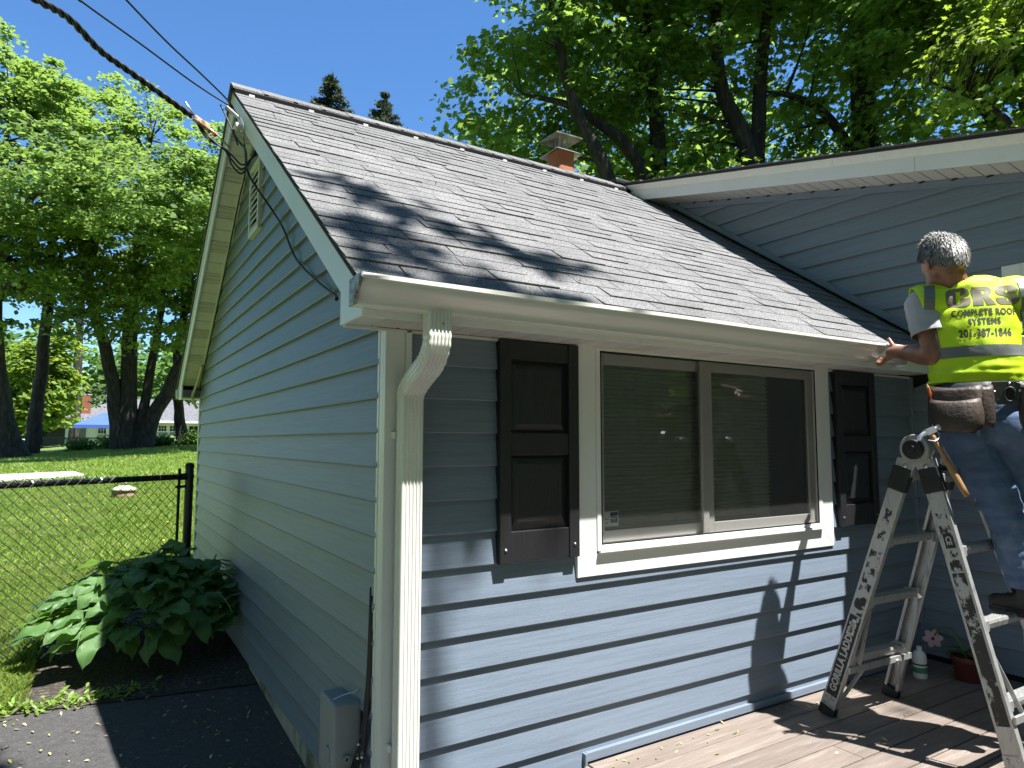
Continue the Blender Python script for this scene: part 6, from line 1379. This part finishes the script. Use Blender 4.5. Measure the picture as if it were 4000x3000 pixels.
# heavy rounded block letters, unit box about 1 x 1
C_ = [[(0.47, 1.0)] + arc(0.28, 0.72, 0.28, 90, 180) + arc(0.28, 0.28, 0.28, 180, 270) + arc(0.74, 0.28, 0.28, 270, 360) + [(1.02, 0.47), (0.62, 0.45), (0.62, 0.20), (0.44, 0.20), (0.44, 0.80), (0.62, 0.80), (0.62, 0.61), (1.0, 0.61)] + arc(0.72, 0.72, 0.28, 0, 90)]
R_ = [[(0, 0), (0, 1), (0.55, 1)] + arc(0.6, 0.76, 0.24, 90, -60) + [(0.66, 0.50), (0.96, 0.0), (0.56, 0.0), (0.46, 0.36), (0.42, 0.36), (0.42, 0.0)], [(0.40, 0.80), (0.54, 0.80), (0.54, 0.58), (0.40, 0.58)]]
S_ = [arc(0.70, 0.72, 0.28, 0, 90) + [(0.3, 1.0)] + arc(0.26, 0.74, 0.26, 90, 240) + [(0.30, 0.47), (0.58, 0.38), (0.6, 0.20), (0.48, 0.20), (0.46, 0.36), (0.0, 0.36), (0.0, 0.28)] + arc(0.28, 0.28, 0.28, 180, 270) + arc(0.74, 0.28, 0.28, 270, 405) + [(0.72, 0.55), (0.46, 0.62), (0.44, 0.80), (0.56, 0.80), (0.58, 0.66), (0.98, 0.66)]]
LH = 0.09
block(C_, -0.116, 1.884, LH); block(R_, -0.018, 1.884, LH); block(S_, 0.070, 1.884, LH)
back_text('COMPLETE ROOF', 0.02, 1.851, 0.041, 0.7, 0.0016, space=1.12); back_text('SYSTEMS', 0.016, 1.808, 0.041, 0.7, 0.0016, space=1.14); back_text('201-387-1846', 0.016, 1.755, 0.049, 0.64, 0.002, space=1.12)
# tape
def tape(rows, name='reflective_band'):
    b = MB(); n = len(rows[0]); ok = all(p is not None for r_ in rows for p in r_)
    rows = [[p for p in r_] for r_ in rows]
    idx = {}
    for i, r_ in enumerate(rows):
        for j, p in enumerate(r_):
            if p is not None: idx[(i, j)] = len(b.v); b.v.append(tuple(p))
    for i in range(len(rows)-1):
        for j in range(n-1):
            q = [(i, j), (i, j+1), (i+1, j+1), (i+1, j)]
            if all(k in idx for k in q): b.f.append(tuple(idx[k] for k in q)); b.mi.append(0)
    return b.build(name, M_REFL, vest, smooth=True)
rows = []
for i in range(7):
    z = 1.652+0.05*i/6; r_ = []
    for j in range(65):
        a = 2*math.pi*j/64; dd = Rm*math.cos(a)+Fm*math.sin(a); cc_ = Vector((2.508, -0.832, z)); h = vest_bvh.ray_cast(cc_+dd*0.6, -dd, 0.7); r_.append(h[0]+dd*0.0025 if h[0] else None)
    rows.append(r_)
tape(rows)
for sg in (-1, 1):
    rows = []
    for i in range(40):
        z = 1.702+i*0.0078; t = i/40; u = sg*(0.175+0.012*math.sin(t*3.1))+0.004
        rows.append([onback(u+w, z, 0.003) for w in np.linspace(-0.022, 0.022, 7)])
    tape(rows)
# jeans
b = MB(); loft(b, [pel-UP*0.10, pel-UP*0.04, pel+UP*0.04, wai-UP*0.03], [(0.16, 0.115), (0.182, 0.135), (0.178, 0.128), (0.166, 0.12)], Rm)
for s_ in (-1, 1): ellipsoid(b, pel+Rm*s_*0.078-Fm*0.055-UP*0.05, Rm*0.092, Fm*0.095, UP*0.105)
for hp, kn, an in ((Lhip, Lkn, Lan), (Rhip, Rkn, Ran)): capsule(b, hp, kn, 0.105, 0.08); capsule(b, kn, kn.lerp(an, 0.93), 0.08, 0.072)
def jdisp(c):
    k = 0
    for kn, an in ((Lkn, Lan), (Rkn, Ran)):
        k = max(k, math.exp(-((c.z-kn.z)/0.13)**2), math.exp(-((c.z-an.z-0.05)/0.06)**2))
    w = noise.noise(Vector((c.x*6+c.z*3, c.y*6, c.z*30))); w2 = noise.noise(Vector((c.x*9, c.y*9, c.z*17-c.x*10)))
    return (0.003+0.0135*k)*w+0.006*w2+0.002*noise.noise(c*40)
jeans = solidify('jeans', b, 0.006, M_JEAN, man, smooth=5, disp=jdisp, keep=lambda c: c.z > 0.655 and c.z < 1.53)
jb = BVHTree.FromPolygons([v.co.copy() for v in jeans.data.vertices], [tuple(p.vertices) for p in jeans.data.polygons])
def onseat(u, z, off): 
    o_ = bc+Rm*u-Fm*0.6; o_.z = z; h = jb.ray_cast(o_, Fm, 1.0); return h[0]-Fm*off if h[0] else None
for sg in (-1, 1):
    rows = []
    for i in range(9):
        z = 1.372-i*0.017; wv = 0.062 if i < 6 else 0.062-(i-5)*0.014; rows.append([onseat(sg*0.082+w, z, 0.0035) for w in np.linspace(-wv, wv, 9)])
    b = MB(); idx = {}
    for i, r_ in enumerate(rows):
        for j, p in enumerate(r_):
            if p is not None: idx[(i, j)] = len(b.v); b.v.append(tuple(p))
    for i in range(8):
        for j in range(8):
            q = [(i, j), (i, j+1), (i+1, j+1), (i+1, j)]
            if all(k in idx for k in q): b.f.append(tuple(idx[k] for k in q)); b.mi.append(0)
    b.build('back_pocket', M_JEAN, jeans, smooth=True)
# boots on the rung
M_BOOT = mat('dark_boot', (0.022, 0.02, 0.018), 0.6, 0.2, 20, 0.2, 60)
for an in (Lan, Ran):
    b = MB(); td = Vector((0.2, 0.98, 0)).normalized(); base = Vector((an.x, an.y, 0.575)); capsule(b, an+UP*0.04, base+UP*0.02, 0.05, 0.045); capsule(b, base-td*0.03, base+td*0.14+UP*0.0, 0.038, 0.036, flat=1.0); capsule(b, base+td*0.03+UP*0.02, base+td*0.13, 0.042, 0.034)
    bo = solidify('boot', b, 0.006, M_BOOT, man, smooth=4)
    b = MB(); rs_ = td.cross(UP); pts_ = [base-td*0.075, base-td*0.06+rs_*0.035, base+td*0.05+rs_*0.04, base+td*0.14+rs_*0.038, base+td*0.18, base+td*0.14-rs_*0.038, base+td*0.05-rs_*0.04, base-td*0.06-rs_*0.035]
    b.prism([(p.x, p.y, 0.552) for p in pts_], (0, 0, -0.018)) ; b.prism([(p.x, p.y, 0.5521) for p in pts_], (0, 0, 0.012)); b.build('sole', M_BLACKP, bo, bev=0.003)
# tool belt
b = MB(); bz = 1.508
ring = [(pel+Rm*math.cos(2*math.pi*j/40)*0.197+Fm*math.sin(2*math.pi*j/40)*0.153) for j in range(41)]
for p in ring[:40]: b.v += [(p.x, p.y, bz-0.035), (p.x, p.y, bz+0.03)]
for j in range(40): k = (j+1) % 40; b.f.append((j*2, k*2, k*2+1, j*2+1)); b.mi.append(0)
belt = b.build('tool_belt', M_BLKLEATHER, man, smooth=True); so = belt.modifiers.new('t', 'SOLIDIFY'); so.thickness = 0.008
def bring(u, w, z): return Vector((pel.x, pel.y, 0))+Rm*u-Fm*w+UP*z
def pouch(u0, w0, ang, wd, z0, z1, dep, name='pouch', mt=None):
    a = ang; ax = Rm*math.cos(a)+Fm*math.sin(a); ou = -Fm*math.cos(a)+Rm*math.sin(a); c = bring(u0, w0, 0); b = MB(); n = 9; V = []
    rows_ = 8
    for i in range(rows_+1):
        t = i/rows_; z = z1+(z0-z1)*t; wid = wd*(0.5+0.05*math.sin(t*3.1)) * (1 if t < 0.75 else math.sqrt(max(0.0, 1-((t-0.75)/0.25)**2*0.55))); dp = dep*(0.55+0.5*math.sin(min(1, t*1.15)*math.pi*0.62))
        for j in range(n):
            s_ = -1+2*j/(n-1); bul = (1-s_**4)*dp; V.append(c+ax*wid*s_+ou*(0.01+bul)+UP*(z-0.012*(1-s_*s_)*(1 if i == 0 else 0)))
    F = [(i*n+j, i*n+j+1, (i+1)*n+j+1, (i+1)*n+j) for i in range(rows_) for j in range(n-1)]
    b.add(V, F); o_ = b.build(name, mt or M_LEATHER, man, smooth=True); s2 = o_.modifiers.new('t', 'SOLIDIFY'); s2.thickness = 0.007; s2.offset = -1
    bb = MB(); bb.tube([V[j]+ou*0.001 for j in range(n)], 0.0055, 6); bb.build('rolled_edge', M_LEATHER, o_, smooth=True)
    return o_
pouch(-0.135, 0.145, -0.35, 0.19, 1.335, 1.52, 0.03); pouch(-0.145, 0.172, -0.35, 0.18, 1.32, 1.46, 0.045); pouch(-0.04, 0.16, 0.1, 0.06, 1.34, 1.52, 0.026)
pouch(0.19, 0.12, 0.5, 0.19, 1.335, 1.52, 0.03); pouch(0.205, 0.148, 0.5, 0.18, 1.31, 1.46, 0.045); pouch(0.115, 0.15, 0.0, 0.05, 1.34, 1.51, 0.026)
# holster with its ring at the small of the back
b = MB(); c = bring(0.04, 0.165, 1.492)
Pp = [(-0.05, 0.045), (0.05, 0.045), (0.055, 0.0), (0.04, -0.055), (-0.035, -0.055), (-0.055, 0.0)]
b.prism([c+Rm*x+UP*z for x, z in Pp], -Fm*0.008); hol = b.build('holster', M_BLKLEATHER, man, bev=0.003)
b = MB(); tp = [c+Rm*(0.012+0.02*math.cos(q*math.pi/10))+UP*(-0.012+0.03*math.sin(q*math.pi/10))-Fm*0.01 for q in range(21)]; b.tube(tp, 0.0045, 6); b.build('holster_ring', M_BLKLEATHER, hol, smooth=True)
b = MB(); b.add([c+Rm*(0.012+0.017*math.cos(q*math.pi/8))+UP*(-0.012+0.027*math.sin(q*math.pi/8))-Fm*0.0086 for q in range(16)], [tuple(range(16))]); b.build('opening', M_DARK, hol)
b = MB()
for x, z in ((0.012, 0.034), (-0.042, 0.0), (0.048, 0.004)): b.lathe([(0.006, 0), (0.005, 0.004), (0, 0.005)], c+Rm*x+UP*z-Fm*0.008, -Fm, 10)
b.build('rivet', M_METAL, hol, smooth=True)
b = MB(); sp_ = spline([c+Rm*0.045+UP*0.04-Fm*0.004, c+Rm*0.075+UP*0.02-Fm*0.022, c+Rm*0.09-UP*0.03-Fm*0.02, c+Rm*0.1-UP*0.075-Fm*0.012], 6); b.sweep([(-0.011, -0.002), (0.011, -0.002), (0.011, 0.002), (-0.011, 0.002)], sp_, [Rm]*len(sp_), [-Fm]*len(sp_)); b.build('keeper_strap', M_BLKLEATHER, hol)
# hammer hanging from the belt, pencil in the pouch
ham = empty('hammer', (2.07, -0.86, 1.33), 'claw hammer with a wooden handle hanging from the tool belt', 'hammer')
h0, h1 = Vector((2.17, -0.785, 1.325)), Vector((2.245, -0.885, 1.05)); dh = (h1-h0).normalized(); sdh = Vector((0.85, -0.5, 0)); sdh = (sdh-dh*sdh.dot(dh)).normalized()
b = MB(); n = 9; b.tube([h0.lerp(h1, k/(n-1)) for k in range(n)], [(0.012, 0.009), (0.011, 0.009), (0.010, 0.008), (0.011, 0.009), (0.013, 0.010), (0.0145, 0.011), (0.0145, 0.011), (0.014, 0.011), (0.012, 0.009)], 10, ref=sdh); b.build('handle', mat('hickory', (0.3, 0.17, 0.075), 0.55, 0.2, 6, 0.15, 20, stretch=(6, 6, 1)), ham, smooth=True)
b = MB(); b.bar(h0-sdh*0.02, h0+sdh*0.022, dh, 0.026, 0.024); b.lathe([(0.010, 0), (0.011, 0.018), (0.0145, 0.022), (0.0145, 0.036), (0.013, 0.038)], h0+sdh*0.02, sdh, 14)
for s_ in (-1, 1):
    cw = spline([h0-sdh*0.018+dh.cross(sdh)*0.006*s_, h0-sdh*0.045+dh.cross(sdh)*0.008*s_-dh*-0.004, h0-sdh*0.07+dh.cross(sdh)*0.011*s_+dh*0.018], 4); b.tube(cw, [(0.011-0.001*k, 0.006-0.0005*k) for k in range(len(cw))], 8, ref=dh)
b.build('head', M_METAL, ham, autos=40)
b = MB(); b.tube(spline([h0+dh*0.03-sdh*0.03-Fm*0.0, h0+dh*0.045-Fm*0.016, h0+dh*0.03+sdh*0.03, h0-dh*0.02+sdh*0.028+Fm*0.02], 6), 0.0022, 6); b.build('holder_loop', M_METAL, ham, smooth=True)
pn = empty('pencil', (2.03, -0.84, 1.43), 'orange carpenter pencil standing in the left tool pouch', 'pencil'); p0 = bring(-0.225, 0.14, 1.45); p1 = bring(-0.24, 0.14, 1.52)
b = MB(); b.tube([p0, p1], 0.0055, 6); b.build('shaft', mat('orange_paint', (0.6, 0.13, 0.03), 0.4), pn); b = MB(); b.tube([p1, p1+(p1-p0).normalized()*0.016], [0.0055, 0.0008], 6); b.build('tip', mat('bare_wood', (0.5, 0.33, 0.18), 0.7), pn)
